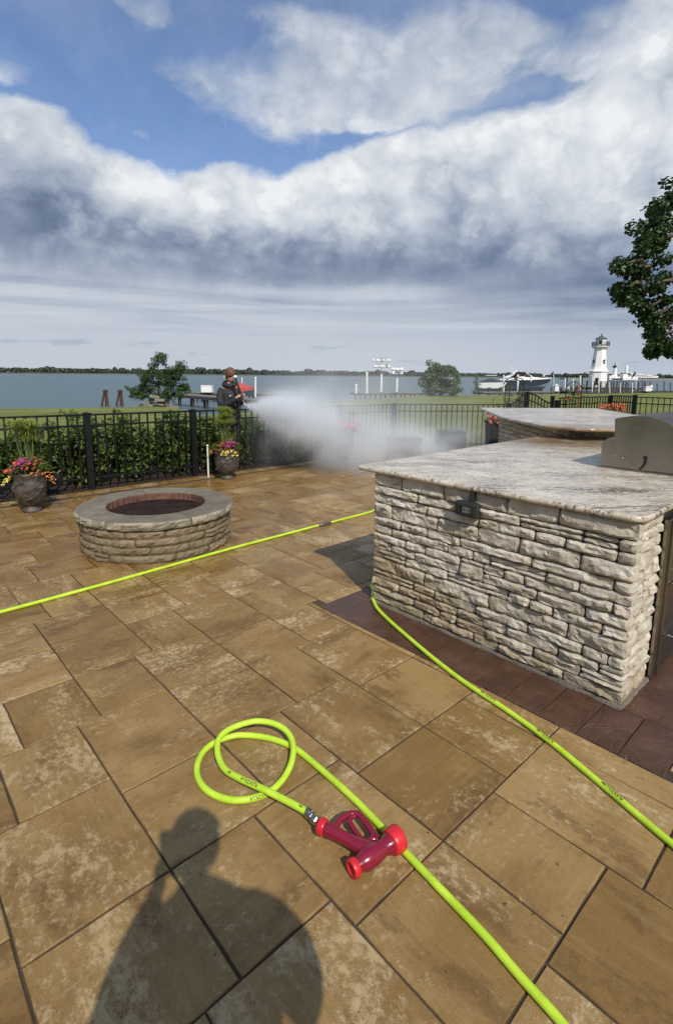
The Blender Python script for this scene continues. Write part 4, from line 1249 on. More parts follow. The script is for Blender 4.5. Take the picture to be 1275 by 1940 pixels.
# ------------------------------------------------------------------ fence
M_IRON = material('black_powder_coat', color=(.007, .008, .009), rough=.5, spec=.3, vary=.15)
PB = .021
def post(name, parent, p, h, w=.058, cap=True, base=0.0):
    m = MB().box((p.x, p.y, base + h / 2), (w, w, h), rz=TG, bev=.004)
    o = wchild(m.build(name, M_IRON), parent)
    if cap:
        c = MB().box((p.x, p.y, base + h + .006), (w + .014, w + .014, .014), rz=TG, bev=.004)
        c.add([(p.x + a, p.y + b_, base + h + .013) for a, b_ in ((-.026, -.026), (.026, -.026), (.026, .026), (-.026, .026))] + [(p.x, p.y, base + h + .026)], [(0, 1, 4), (1, 2, 4), (2, 3, 4), (3, 0, 4)])
        wchild(c.build('post_cap', M_IRON), o)
    return o
def fence_run(root, a, b_, n_p, za, zb, h, first=True, last=True, rails=(1.04, .895, .165), hb=.10, postw=.082, shared={}):
    a, b_ = Vector(a), Vector(b_); d = (b_ - a).normalized(); L = (b_ - a).length; ang = math.atan2(d.y, d.x)
    sc = h / 1.055
    if first: post('post', root, a, h, postw, base=za)
    if last: post('post', root, b_, h, postw, base=zb)
    q = Matrix.Rotation(ang, 3, 'Z') @ Matrix.Rotation(-math.atan2(zb - za, L), 3, 'Y')
    for z in rails:
        c = (a + b_) / 2; c.z = (za + zb) / 2 + z * sc
        wchild(MB().box(c, (L - postw, .026, .026), rot=q, bev=.003).build('rail', M_IRON), root)
    key = round(h, 3)
    if key not in shared: shared[key] = MB().box((0, 0, (hb + rails[0] * sc) / 2), (PB, PB, rails[0] * sc - hb), bev=.002).mesh('picket', M_IRON)
    for k in range(1, n_p + 1):
        t = k / (n_p + 1); p = a.lerp(b_, t)
        o = link('picket', shared[key]); o.location = (p.x, p.y, za + (zb - za) * t); o.rotation_euler = (0, 0, ang); wchild(o, root)
fz = lambda v: -.008 * (v - 2.33)
fence = empty('metal_fence', W(FU, 2.33))
tag(fence, 'black metal picket fence along the planting bed, left of the spray', 'fence')
vp = [2.33 - 1.58 * 2, 2.33 - 1.58, 2.33, 3.905, 5.48, 7.06, 8.66]
for k in range(len(vp) - 1):
    fence_run(fence, W(FU, vp[k]), W(FU, vp[k + 1]), 12, fz(vp[k]), fz(vp[k + 1]), 1.055, first=(k == 0))
fence2 = empty('metal_fence', W(FU, 8.66)); tag(fence2, 'black metal picket fence between the spray and the curly iron arch', 'fence')
ca = W(FU, 8.66); g0 = atd(964, 765, 11.75); g0.z = 0
fence_run(fence2, ca, g0, 21, fz(8.66), -.05, 1.055, first=False, last=True)
# arched gate of two leaves
gate = empty('garden_gate', (4.4, 12.1, 0)); tag(gate, 'arched black picket gate of two leaves rising to a tall middle post', 'gate')
gl, gc, gr_ = Vector((3.86, 11.8, 0)), atd(999, 745, 12.1), atd(1047, 755, 12.4)
gc.z = gr_.z = 0
post('gate_post', gate, gc, 1.255, .085, base=0)
for (a, b_) in ((gl, gc), (gr_, gc)):
    d = b_ - a; L = d.length; n = 8; tp_ = []; mp_ = []
    for k in range(17):
        t = k / 16; e = t * t * (3 - 2 * t); p = a.lerp(b_, t)
        tp_.append(Vector((p.x, p.y, 1.0 + .25 * e))); mp_.append(Vector((p.x, p.y, .86 + .22 * e)))
    lf = wchild(MB().tube(tp_, .017, 6, smooth=False).build('gate_leaf', M_IRON), gate)
    wchild(MB().tube(mp_, .013, 6, smooth=False).build('gate_rail', M_IRON), lf)
    wchild(MB().tube([a + Vector((0, 0, .15)), b_ + Vector((0, 0, .15))], .014, 6, smooth=False).build('gate_rail', M_IRON), lf)
    for k in range(1, n + 1):
        t = (k - .5) / n; e = t * t * (3 - 2 * t); p = a.lerp(b_, t)
        wchild(MB().box((p.x, p.y, (.1 + 1.0 + .25 * e) / 2), (PB, PB, .9 + .25 * e), bev=.002).build('picket', M_IRON), lf)
fence3 = empty('metal_fence', gr_); tag(fence3, 'black metal picket fence right of the gate behind the red roses', 'fence')
post('post', fence3, gr_, 1.15, .075)
p1 = atd(1056, 760, 12.5); p1.z = 0; post('post', fence3, p1, 1.05, .085)
q1 = atd(1157, 752, 13.9); q2 = atd(1204, 751, 13.1); q3 = atd(1290, 754, 12.6); q1.z = q2.z = q3.z = 0
q3 = q2 + (q3 - q2) * 1.7
fence_run(fence3, p1, q1, 18, 0, 0, 1.13, first=False)
fence_run(fence3, q1, q2, 10, 0, 0.02, 1.15, first=False)
fence_run(fence3, q2, q3, 12, 0.02, 0, 1.13, first=False, last=True)

# ------------------------------------------------------------------ curly arch with vines
arb = empty('iron_arch', atd(975, 760, 12.9)); arb.location.z = 0
tag(arb, 'black wrought iron garden arch with curls and a thin climbing vine', 'garden arch')
ax = arb.location
def atube(name, pts, r, root=arb, base=ax):
    return MB().tube([Vector(p) for p in pts], r, 6).build(name, M_IRON, root)
for sx in (-.19, .13):
    for dx in (-.055, .055): atube('upright', [(sx + dx, 0, 0), (sx + dx, 0, 1.46 - abs(dx))], .009)
    for k in range(6):
        z = .25 + k * .21
        atube('cross_bar', [(sx - .055, 0, z), (sx + .055, 0, z)], .006)
        atube('scroll', [(sx + .04 * math.cos(q) * (1 - q / 12), 0, z + .10 + .06 * math.sin(q) * (1 - q / 12)) for q in np.linspace(0, 8, 18)], .005)
atube('hoop', [(-.03 + .26 * math.cos(q), 0, 1.42 + .17 * math.sin(q)) for q in np.linspace(0, math.pi, 15)], .012)
atube('hoop', [(-.03 + .20 * math.cos(q), 0, 1.42 + .12 * math.sin(q)) for q in np.linspace(0, math.pi, 15)], .009)
atube('curl', [(.06 + .10 * math.cos(q), 0, 1.62 + .09 * math.sin(q)) for q in np.linspace(.2, 4.4, 14)], .022)
atube('curl', [(.12, 0, 1.70), (.20, 0, 1.705), (.26, 0, 1.67)], [.022, .016, .006])
tips = [Vector((rr.choice((-.19, .13)) + rr.gauss(0, .06), rr.gauss(0, .05), rr.uniform(.1, 1.4) ** 1.0)) for _ in range(60)]
crown('vine', arb, tips + [Vector((rr.gauss(-.05, .2), rr.gauss(0, .1), rr.uniform(.5, 1.1))) for _ in range(50)], .07, 8, .05, M_HEDGE)

M_ROSE = material('red_rose_petals', color=(.42, .02, .02), rough=.5)
def flowers_mesh(name, root, pts, r, mat, petals=5, seed=1, centre=None, cup=.35):
    rr = random.Random(seed); m = MB()
    for c in pts:
        c = Vector(c); nrm = Vector((rr.gauss(0, .45), rr.gauss(-.35, .4), 1)).normalized(); M = nrm.to_track_quat('Z', 'Y').to_matrix()
        s = r * rr.uniform(.75, 1.15); a0 = rr.uniform(0, 6)
        vs = [c + M @ Vector((0, 0, -s * .25))]
        for k in range(petals * 2):
            a = a0 + math.pi * k / petals; q = s * (1.0 if k % 2 == 0 else .72)
            vs.append(c + M @ Vector((math.cos(a) * q, math.sin(a) * q, s * cup * (.7 if k % 2 else .4))))
        n = petals * 2
        m.add(vs, [(0, 1 + k, 1 + (k + 1) % n) for k in range(n)])
    o = tag(m.build(name, mat, root), kind='stuff')
    if centre:
        m2 = MB()
        rr = random.Random(seed)
        for c in pts: m2.ball(Vector(c) + Vector((0, -.001, r * .08)), r * .22, 6, 4)
        tag(m2.build('flower_centres', centre, root), kind='stuff')
    return o
obl = empty('rose_trellis', atd(1086, 760, 12.6)); obl.location.z = 0
tag(obl, 'climbing red rose on a slim iron trellis behind the bar', 'rose bush')
for sx, h in ((-.19, 1.62), (.17, 1.60)):
    MB().tube([(sx, 0, 0), (sx, 0, h)], .013, 6).build('trellis_post', M_IRON, obl)
    MB().ball((sx, 0, h + .02), .022, 8, 6).build('finial', M_IRON, obl)
for z in (.5, .9, 1.3): MB().tube([(-.19, 0, z), (.17, 0, z)], .006, 5).build('cross_bar', M_IRON, obl)
MB().tube([(-.01 + .18 * math.cos(q), 0, 1.3 + .2 * math.sin(q)) for q in np.linspace(0, math.pi, 12)], .008, 5).build('cross_bar', M_IRON, obl)
tips = [Vector((rr.gauss(0, .10 + .16 * (1 - z / 1.5)), rr.gauss(0, .1), z)) for z in [rr.uniform(.3, 1.42) for _ in range(150)]]
crown('foliage', obl, tips, .07, 7, .045, M_HEDGE)
flowers_mesh('roses', obl, [p + Vector((0, -.08, 0)) for p in tips if p.z > .75][:26], .032, M_ROSE, 6, 3)

# ------------------------------------------------------------------ flower pots
def urn_fn(g, b, out):
    c = g.coord(); n = g.noise(c, 14, 6, .65); f = g.noise(c, 60, 4, .6)
    g.put(b.inputs['Base Color'], g.mix(g.smooth(n + f * .2, .45, .75), (.040, .033, .029), (.105, .088, .074)))
    g.put(b.inputs['Roughness'], g.rng(n, .3, .7, .38, .6)); g.put(b.inputs['Normal'], g.bump(n + f * .3, .4, .01))
M_URN = material('aged_bronze_pot', urn_fn)
M_MAG = material('magenta_petals', color=(.48, .03, .30), rough=.5)
M_CORAL = material('coral_petals', color=(.62, .10, .05), rough=.5)
M_YEL = material('yellow_petals', color=(.72, .62, .16), rough=.5)
M_ORG = material('orange_petals', color=(.62, .22, .05), rough=.5)
M_PINK = material('pink_petals', color=(.62, .13, .20), rough=.5)
M_DARKC = material('flower_eye', color=(.12, .03, .04), rough=.6)
M_PAPY = leaf_material('papyrus_green', (.20, .27, .045), (.36, .42, .10), rough=.5, trans=.35)
M_POTSOIL = material('potting_soil', color=(.03, .02, .014), rough=.95)
def urn(p, label, kind, seed, h=.47, R_=.205, name='flower_urn'):
    root = empty(name, p); tag(root, label, 'flower pot', 'flower urns along the fence')
    s = h / .47
    prof = [(.115, 0), (.122, .012), (.116, .03), (.092, .045), (.082, .058), (.10, .075), (.145, .11), (.178, .165), (.194, .23), (.198, .29), (.191, .335), (.180, .36), (.182, .385), (.198, .405), (.203, .425), (.196, .438), (.178, .438), (.172, .40), (.0, .398)]
    prof = [(r_ * R_ / .205, z * s) for r_, z in prof]
    b_ = MB().lathe(prof, n=32).build('pot', M_URN, root)
    # raised garland and beads
    g_ = MB(); rb = R_ / .205
    for k in range(3):
        a0 = k * 2 * math.pi / 3 + seed
        for i in range(15):
            t = i / 14; a = a0 + t * 1.9; z = (.25 - .09 * math.cos(t * math.pi)) * s
            r_ = (.199 if z > .18 else .190) * rb
            g_.ball((r_ * math.cos(a), r_ * math.sin(a), z), .011, 6, 4)
        a = a0 + 1.0
        g_.ball((.197 * rb * math.cos(a), .197 * rb * math.sin(a), .28 * s), .026, 8, 5)
        for j in range(6):
            q = a + .17 * math.cos(j * 1.05); z = (.28 + .034 * math.sin(j * 1.05)) * s
            g_.ball((.196 * rb * math.cos(q), .196 * rb * math.sin(q), z), .013, 6, 4)
    for k in range(22):
        a = 2 * math.pi * k / 22; g_.ball((.183 * rb * math.cos(a), .183 * rb * math.sin(a), .372 * s), .007, 5, 4)
    tag(g_.build('relief', M_URN, b_), kind='stuff')
    MB().lathe([(.0, .402 * s), (.172 * rb, .402 * s)], n=16).build('soil', M_POTSOIL, root)
    rr = random.Random(seed)
    base = []
    for k in range(70):
        a = rr.uniform(0, 6.28); q = math.sqrt(rr.random()) * R_ * 1.12
        base.append(Vector((math.cos(a) * q, math.sin(a) * q, h * .95 + .06 + .06 * (1 - q / R_) + rr.uniform(-.03, .03))))
    crown('foliage', root, base, .045, 16, .034, M_HEDGE, flat=.8)
    def dome(n, ax0, ax1, zr, extra=0.0, ys=(-1.1, .6)):
        out = []
        for _ in range(n):
            x = rr.uniform(ax0, ax1); y = rr.uniform(*ys) * R_ * math.sqrt(max(.05, 1 - min(1, (x / (R_ * 1.45)) ** 2)))
            q = math.hypot(x, y) / R_
            out.append(Vector((x, y, h * .95 + .115 - .075 * q * q + rr.uniform(*zr) + extra)))
        return out
    if kind == 1:
        flowers_mesh('magenta_flowers', root, dome(44, -.09, .07, (-.02, .03), .01), .029, M_MAG, 5, seed, M_DARKC)
        flowers_mesh('coral_flowers', root, dome(34, -.25, -.05, (-.01, .03)), .026, M_CORAL, 5, seed + 1)
        flowers_mesh('red_flowers', root, dome(22, .03, .18, (.0, .04), .015), .022, M_CORAL, 5, seed + 2)
        flowers_mesh('yellow_flowers', root, dome(26, -.30, -.10, (-.09, -.05), 0, (-1.25, -.6)), .020, M_YEL, 5, seed + 3, M_DARKC)
        flowers_mesh('orange_flowers', root, dome(38, .10, .30, (-.06, -.0)), .014, M_ORG, 5, seed + 4)
    elif kind == 2:
        flowers_mesh('magenta_flowers', root, dome(26, -.0, .17, (.02, .06), .0), .027, M_MAG, 5, seed, M_DARKC)
        flowers_mesh('coral_flowers', root, dome(30, -.09, .06, (-.01, .03)), .024, M_CORAL, 5, seed + 1)
        flowers_mesh('yellow_flowers', root, dome(42, -.06, .22, (-.08, -.03), 0, (-1.3, -.4)), .021, M_YEL, 5, seed + 3, M_DARKC)
        flowers_mesh('orange_flowers', root, dome(22, -.28, -.12, (-.04, .03)), .012, M_ORG, 5, seed + 4)
    else:
        flowers_mesh('pink_flowers', root, [Vector((rr.uniform(-.30, .34), rr.uniform(-.3, .2), h * .95 + .10 + rr.uniform(-.07, .09))) for _ in range(75)], .034, M_PINK, 6, seed)
    return root
def papyrus(root, h, seed, n=11, head=.16):
    rr = random.Random(seed); m = MB(); P = []; N = []; S = []
    st = MB(); blades = MB()
    for k in range(n):
        a = rr.uniform(0, 6.28); q = rr.uniform(.02, .15); z0 = .42
        tip = Vector((math.cos(a) * q, math.sin(a) * q, h * rr.uniform(.78, 1.0)))
        b0 = Vector((tip.x * .25, tip.y * .25, z0)); mid = b0.lerp(tip, .55) + Vector((tip.x * .1, tip.y * .1, 0))
        st.tube([b0, mid, tip], [.0042, .0036, .003], 5)
        for i in range(100):
            b = rr.uniform(0, 6.28); l = head * rr.uniform(.6, 1.1); up = rr.uniform(.15, 1.0)
            d = Vector((math.cos(b), math.sin(b), up)).normalized(); e1 = tip + d * l * .6; e2 = tip + d * l + Vector((0, 0, -l * rr.uniform(.15, .5)))
            w = Vector((-math.sin(b), math.cos(b), 0)) * .0026
            blades.add([tip - w, tip + w, e1 + w, e1 - w, e2], [(0, 1, 2, 3), (3, 2, 4)])
    for k in range(40):
        a = rr.uniform(0, 6.28); l = rr.uniform(.2, .42); b0 = Vector((rr.gauss(0, .03), rr.gauss(0, .03), .42))
        d = Vector((math.cos(a) * .45, math.sin(a) * .45, 1)); e1 = b0 + d * l * .6; e2 = b0 + d * l + Vector((math.cos(a) * .08, math.sin(a) * .08, -.03)); w = Vector((-math.sin(a), math.cos(a), 0)) * .004
        blades.add([b0 - w, b0 + w, e1 + w, e1 - w, e2], [(0, 1, 2, 3), (3, 2, 4)])
    st.build('stems', M_STEM, root); blades.build('grass_plume', M_PAPY, root)
u1 = urn(at(61, 968), 'dark urn of magenta and coral flowers with tall green papyrus at left', 1, 5, h=.50, R_=.178)
papyrus(u1, 1.03, 3, 15, .17)
u2 = urn(at(430, 906), 'dark urn of magenta and yellow flowers with upright grass beside the white stake', 2, 12, h=.46, R_=.182)
papyrus(u2, 1.10, 8, 22, .14)
u3 = urn(at(645, 880), 'dark urn of pink flowers dim behind the spray', 3, 23, h=.62, R_=.25)
stake = MB().tube([at(395, 905), at(395, 905) + Vector((0, 0, .50))], .0145, 10).build('white_stake', material('white_pvc', color=(.72, .72, .66), rough=.4)); 
MB().lathe([(.0, 0), (.0185, 0), (.0185, .03), (.0, .034)], at(395, 905) + Vector((0, 0, .49)), 12).build('cap', MATS['white_pvc'], stake)
tag(stake, 'thin white plastic pipe standing by the fence next to an urn', 'pipe')
M_PLAST = material('charcoal_planter', color=(.018, .019, .022), rough=.5, vary=.2)
pl = empty('square_planter', atd(940, 790, 9.3)); pl.location.z = 0
tag(pl, 'tall square black planter of pink and yellow flowers by the bar end', 'planter')
m = MB(); s0, s1, hh = .115, .15, .80
m.add([(-s0, -s0, 0), (s0, -s0, 0), (s0, s0, 0), (-s0, s0, 0), (-s1, -s1, hh), (s1, -s1, hh), (s1, s1, hh), (-s1, s1, hh), (-s1 + .02, -s1 + .02, hh), (s1 - .02, -s1 + .02, hh), (s1 - .02, s1 - .02, hh), (-s1 + .02, s1 - .02, hh), (0, 0, hh - .04)],
      [(3, 2, 1, 0), (0, 1, 5, 4), (1, 2, 6, 5), (2, 3, 7, 6), (3, 0, 4, 7), (4, 5, 9, 8), (5, 6, 10, 9), (6, 7, 11, 10), (7, 4, 8, 11), (8, 9, 12), (9, 10, 12), (10, 11, 12), (11, 8, 12)])
m.build('box', M_PLAST, pl)
b0 = [Vector((rr.uniform(-.17, .17), rr.uniform(-.17, .17), hh + rr.uniform(-.02, .09))) for _ in range(60)]
crown('foliage', pl, b0, .05, 12, .04, M_HEDGE)
flowers_mesh('pink_flowers', pl, [Vector((rr.uniform(-.17, .10), rr.uniform(-.2, .1), hh + rr.uniform(.0, .13))) for _ in range(46)], .028, M_PINK, 5, 41)
flowers_mesh('yellow_flowers', pl, [Vector((rr.uniform(.08, .17), rr.uniform(-.2, .1), hh + rr.uniform(-.04, .06))) for _ in range(16)], .022, M_ORG, 5, 42)
p3 = urn(atd(1155, 800, 10.0), 'urn of red and yellow flowers showing just above the bar top', 3, 31, h=.98, R_=.24); p3.location.z = 0
for ch in p3.children:
    if ch.name.startswith(('pink', 'foliage')): ch.scale = (.72, .72, 1.0)
    if ch.name.startswith('pink'): ch.name = 'red_flowers'; ch.data.materials[0] = MATS['coral_petals']
for k, (px, py, Y, w, h) in enumerate(((853, 850, 10.6, .50, .50), (764, 862, 10.1, .62, .40))):
    q = empty('planter_box', atd(px, py, Y)); q.location.z = 0
    tag(q, ('tall dark box at the fence near the edge of the spray', 'low dark box hidden deep in the spray')[k], 'planter box')
    MB().box((0, 0, h / 2), (w, .45, h), rz=.05, bev=.02).build('box', M_PLAST, q)
    MB().box((0, 0, h + .012), (w + .03, .48, .024), rz=.05, bev=.008).build('rim', M_PLAST, q)

# ------------------------------------------------------------------ trees
def tree(name, p, h, label, cat, trunk_r, limbs, cluster_r, per, leaf, mat, aspect=.5, group=None, bark=None, droop=0.0, trunk_pts=None, flat=.75, extra=()):
    root = empty(name, p); tag(root, label, cat, group); m = MB()
    tp_ = trunk_pts or [(0, 0, -.1), (0, 0, h * .35), (0, 0, h * .7)]
    m.tube(smooth_path(tp_, 4), [trunk_r * (1 - .7 * k / (4 * (len(tp_) - 1))) for k in range(4 * (len(tp_) - 1) + 1)], 8)
    m.build('trunk', bark or M_BARK, root); m = MB()
    for (b0, tip) in limbs:
        b0, tip = Vector(b0), Vector(tip); mid = b0.lerp(tip, .5) + Vector((0, 0, .08 * (tip - b0).length))
        m.tube(smooth_path([b0, mid, tip], 3), [trunk_r * .35 * (1 - .8 * k / 6) for k in range(7)], 5)
    tag(m.build('branches', bark or M_BARK, root), kind='stuff')
    pts = [Vector(t) for _, t in limbs] + list(extra)
    crown('crown', root, pts, cluster_r, per, leaf, mat, aspect, flat=flat, droop=droop)
    return root
# big maple at the right edge
rr = random.Random(15)
mp = atd(1430, 700, 17.0); mp.z = 0
def mx_(px, py, dy=0.0): return atd(px, py, 17.0 + dy) - mp
outline = [(1275, 372, 40), (1262, 385, 36), (1240, 405, 36), (1232, 430, 34), (1222, 457, 26), (1226, 480, 30), (1205, 510, 20), (1190, 508, 16), (1176, 506, 12), (1196, 535, 20), (1180, 549, 12), (1172, 547, 9), (1178, 566, 12),
           (1192, 562, 16), (1212, 560, 22), (1210, 573, 10), (1225, 585, 18), (1232, 605, 18), (1236, 628, 16), (1243, 640, 14), (1240, 658, 12), (1238, 668, 9), (1262, 650, 16), (1265, 667, 12), (1250, 620, 22), (1270, 600, 26), (1245, 575, 26), (1240, 540, 30), (1245, 500, 34), (1250, 455, 36), (1268, 420, 40)]
limbs = []; extra = []
for (px, py, r_) in outline:
    t = mx_(px, py, rr.uniform(-.9, .9)); b0 = t + Vector((rr.uniform(.35, .7), rr.uniform(-.2, .2), rr.uniform(.1, .35)))
    limbs.append((b0, t))
    for k in range(3): extra.append(mx_(px + rr.gauss(0, r_ * .38), py + rr.gauss(0, r_ * .35), rr.uniform(-1.1, 1.1)))
for py_, z0_ in ((395, 6.2), (440, 5.6), (490, 5.0), (530, 4.4), (570, 3.8), (610, 3.2), (650, 2.6)):
    limbs.append((Vector((0, 0, z0_)), mx_(1262, py_, rr.uniform(-.5, .5)) ))
for k in range(330):
    a = rr.uniform(0, 6.28); q = math.sqrt(rr.random()); z = rr.uniform(-1, 1)
    p = Vector((.2 + math.cos(a) * 3.3 * q * math.sqrt(1 - z * z * .8), math.sin(a) * 3.3 * q, 5.0 + z * 3.2))
    px = CX + CAM_F * (p + mp).x / (p + mp).y
    if px > 1262: extra.append(p)
tree('maple_tree', mp, 8, 'big dark green maple reaching in at the right edge', 'tree', .22, limbs, .29, 64, .135, M_MAPLE, aspect=.8, extra=extra, flat=.8, trunk_pts=[(0, 0, -.1), (.05, 0, 2.0), (-.05, 0, 4.0), (.1, 0, 6.5)])
# young tree on the rocks
yt = atd(302, 760, 28.0); yt.z = 0
def yx(px, py, dy=0): return atd(px, py, 28.0 + dy) - yt
rr = random.Random(6); limbs = []; extra = []
for (px, py) in ((300, 676), (308, 680), (296, 690), (318, 695), (338, 692), (345, 700), (335, 705), (345, 730), (352, 738), (330, 722), (338, 735), (320, 738), (300, 708), (290, 700), (285, 715), (276, 708), (272, 722), (268, 738), (256, 740), (250, 736), (262, 745), (280, 735), (290, 730), (305, 722), (312, 710), (330, 745), (270, 750), (285, 748), (310, 748), (325, 710)):
    t = yx(px, py, rr.uniform(-.6, .6)); limbs.append((Vector((0, 0, max(.3, t.z * .55))), t))
    for k in range(5): extra.append(yx(px + rr.gauss(0, 7), py + rr.gauss(0, 6), rr.uniform(-.7, .7)))
tree('young_tree', yt, 2.8, 'young feathery tree growing from the stone pile at the water', 'tree', .05, limbs, .19, 46, .15, M_LOCUST, aspect=.32, extra=extra, droop=.5)
st = empty('stone_pile', atd(297, 768, 27.6)); st.location.z = -.05
tag(st, 'pile of broken concrete slabs and stones under the young tree', 'rocks')
M_RUBBLE = material('weathered_concrete', color=(.24, .22, .18), rough=.9, vary=.3, bump=(12, .8, .03)); rr = random.Random(2)
for k in range(52):
    x = rr.uniform(-1.15, 1.05); z = -.35 + .85 * rr.random() * (1 - abs(x) / 1.4); w = rr.uniform(.25, .6)
    MB().box((x, rr.uniform(-.3, .4), z), (w, rr.uniform(.25, .5), rr.uniform(.06, .16)), rot=Matrix.Rotation(rr.uniform(-.6, .6), 3, 'Z') @ Matrix.Rotation(rr.uniform(-.2, .2), 3, 'Y'), bev=.02).build('slab', M_RUBBLE, st)
# round bush and small cedar
bs = atd(834, 747, 44); bs.z = 0; rr = random.Random(8); limbs = []; extra = []
for (px, py) in ((826, 692), (836, 698), (852, 698), (860, 706), (866, 716), (858, 725), (868, 738), (845, 705), (825, 704), (818, 698), (812, 710), (804, 716), (806, 728), (812, 740), (830, 735), (850, 740), (840, 720), (826, 720), (815, 722), (800, 720), (846, 728), (835, 744), (858, 744)):
    t = atd(px, py, 44 + rr.uniform(-1, 1)) - bs; limbs.append((Vector((0, 0, max(.3, t.z * .5))), t))
    for k in range(3): extra.append(atd(px + rr.gauss(0, 5), py + rr.gauss(0, 4), 44 + rr.uniform(-1.2, 1.2)) - bs)
tree('round_bush', bs, 2.6, 'rounded grey-green bushy tree on the lawn edge right of the bird houses', 'tree', .08, limbs, .36, 70, .19, M_BUSH, aspect=.6, extra=extra)
cd = atd(901, 747, 45); cd.z = 0; rr = random.Random(18)
limbs = [((0, 0, .2 + z * .5), (rr.gauss(0, .26 * (1 - z / 2.2)), rr.gauss(0, .2), z)) for z in np.linspace(.2, 1.75, 26)]
tree('small_cedar', cd, 1.8, 'small upright light green shrub between the bushy tree and the boats', 'shrub', .03, limbs, .17, 22, .10, M_BUSH, aspect=.4)
# ------------------------------------------------------------------ docks, piles, boats
M_WHITE = material('white_paint', color=(.80, .80, .78), rough=.45, vary=.06)
M_WPOLE = material('white_pole_paint', color=(.78, .78, .76), rough=.5)
M_DOCK = material('weathered_dock_boards', color=(.20, .18, .155), rough=.9, vary=.3)
M_DOCKDARK = material('dark_dock_timber', color=(.055, .048, .042), rough=.9, vary=.3)
M_PILE = material('rusty_piling', color=(.085, .040, .026), rough=.9, vary=.4)
M_GLASS = material('dark_window_glass', color=(.02, .025, .03), rough=.08, spec=.8)
M_NAVY = material('dark_hull_band', color=(.035, .045, .06), rough=.3, coat=.3)
M_HULLG = material('grey_hull_bottom', color=(.42, .45, .48), rough=.4)
M_CANVAS = material('dark_canvas', color=(.03, .035, .05), rough=.8)
M_REDCOV = material('red_boat_cover', color=(.45, .08, .07), rough=.8, vary=.15)

def a_frame(px, label):
    root = empty('piling_frame', atd(px, 768, 39.5)); root.location.z = WZ
    tag(root, label, 'pilings', 'leaning pilings in the water')
    MB().tube([(-.36, 0, -.4), (.06, 0, 1.18)], .085, 8).build('piling', M_PILE, root)
    MB().tube([(.22, 0, -.4), (.14, 0, 1.22)], .10, 8).build('piling', M_PILE, root)
    MB().tube([(.02, .1, -.4), (.1, .05, 1.12)], .08, 8).build('piling', M_PILE, root)
    MB().box((.08, 0, 1.10), (.36, .30, .06)).build('cap_band', M_DOCKDARK, root)
a_frame(199, 'rusty leaning pile cluster in the water, the left of two')
a_frame(227, 'rusty leaning pile cluster in the water, nearer the stone pile')

def dock(name, label, a, b, zdeck, width, npost, rootz=WZ, posth=0.0, board=M_DOCK, rails=0, cat='dock', group=None):
    a, b = Vector((a.x, a.y, 0)), Vector((b.x, b.y, 0)); d = b - a; L = d.length; ang = math.atan2(d.y, d.x)
    root = empty(name, (*(a + d * .5).xy, zdeck), ang); tag(root, label, cat, group)
    MB().box((0, 0, -.04), (L, width, .08)).build('deck', board, root)
    for s in (-1, 1): MB().box((0, s * (width / 2 - .03), -.17), (L, .06, .18)).build('stringer', M_DOCKDARK, root)
    for k in range(npost):
        x = -L / 2 + L * (k + .5) / npost
        for s in (-1, 1): MB().tube([(x, s * (width / 2 - .1), rootz - zdeck - .5), (x, s * (width / 2 - .1), posth)], .085, 7).build('piling', M_DOCKDARK, root)
    for k in range(rails):
        z = posth * (k + 1) / rails - .03
        MB().box((0, -width / 2 + .1, z), (L, .04, .05)).build('rail', M_DOCKDARK, root)
    return root
dock('dock_walkway', 'grey plank walkway on dark posts running from the stone pile behind the man', atd(318, 745, 43), atd(520, 760, 31.5), .09, 1.1, 7)
dock('dock_walkway', 'farther low dock carrying the white box left of the man', atd(362, 744, 47.5), atd(560, 747, 46), .02, 1.3, 6)
bx = atd(393, 743, 46.5); wb = MB().box((bx.x, bx.y, .02 + .30), (.95, .7, .58), bev=.03).build('dock_box', M_WHITE); tag(wb, 'white storage box on the dock left of the man', 'box')
MB().box((bx.x, bx.y, .63), (1.0, .75, .05), bev=.02).build('lid', M_WHITE, wb)
# covered boat on a lift behind the man
cb = empty('covered_boat', atd(462, 740, 44)); cb.location.z = .15
tag(cb, 'small boat under a red cover on a lift right of the man', 'boat')
m = MB(); pr_ = [(-1.0, .25), (-.9, .6), (-.45, .78), (.1, .70), (.6, .42), (.85, .20), (.2, .12), (-.6, .12)]
vs = [(x * 1.05, -.75 * (1 if z < .5 else .25), z) for x, z in pr_] + [(x * 1.05, .75 * (1 if z < .5 else .25), z) for x, z in pr_]; n = 8
m.add(vs, [(i, (i + 1) % n, (i + 1) % n + n, i + n) for i in range(n)], True); m.add(vs[:n], [tuple(range(n))[::-1]]); m.add(vs[n:], [tuple(range(n))])
m.build('red_cover', M_REDCOV, cb)
m = MB(); L = 1.25
m.add([(-L, -.7, .2), (-L, .7, .2), (L, 0, .25), (-L, -.5, -.35), (-L, .5, -.35), (L * .7, 0, -.25), (.4, -.72, .2), (.4, .72, .2)], [(0, 6, 2, 5, 3), (1, 4, 5, 2, 7), (0, 3, 4, 1), (3, 5, 4), (0, 1, 7, 2, 6)])
m.build('hull', M_HULLG, cb)
def pole(px, ptop, pbot, Y, label, r=.07, group='white mooring poles', name='white_pole', low=False):
    a, b = atd(px, ptop, Y), atd(px, pbot, Y)
    m = MB().tube([b, a], r, 8); m.lathe([(r * 1.15, 0), (r * 1.15, .05), (0, .12)], a, 8)
    o = m.build(name, M_WPOLE); return tag(o, label, 'pole', group)
pole(458.5, 717, 752, 45, 'short white mooring pole beside the red boat cover', .05)
pole(484, 716, 752, 43, 'white mooring pole right of the red covered boat', .075)
pole(695, 706, 745, 47, 'white pole left of the tall bird house mast', .10)
pole(674.5, 729, 745, 47, 'short white post at the left end of the bird house dock', .10)
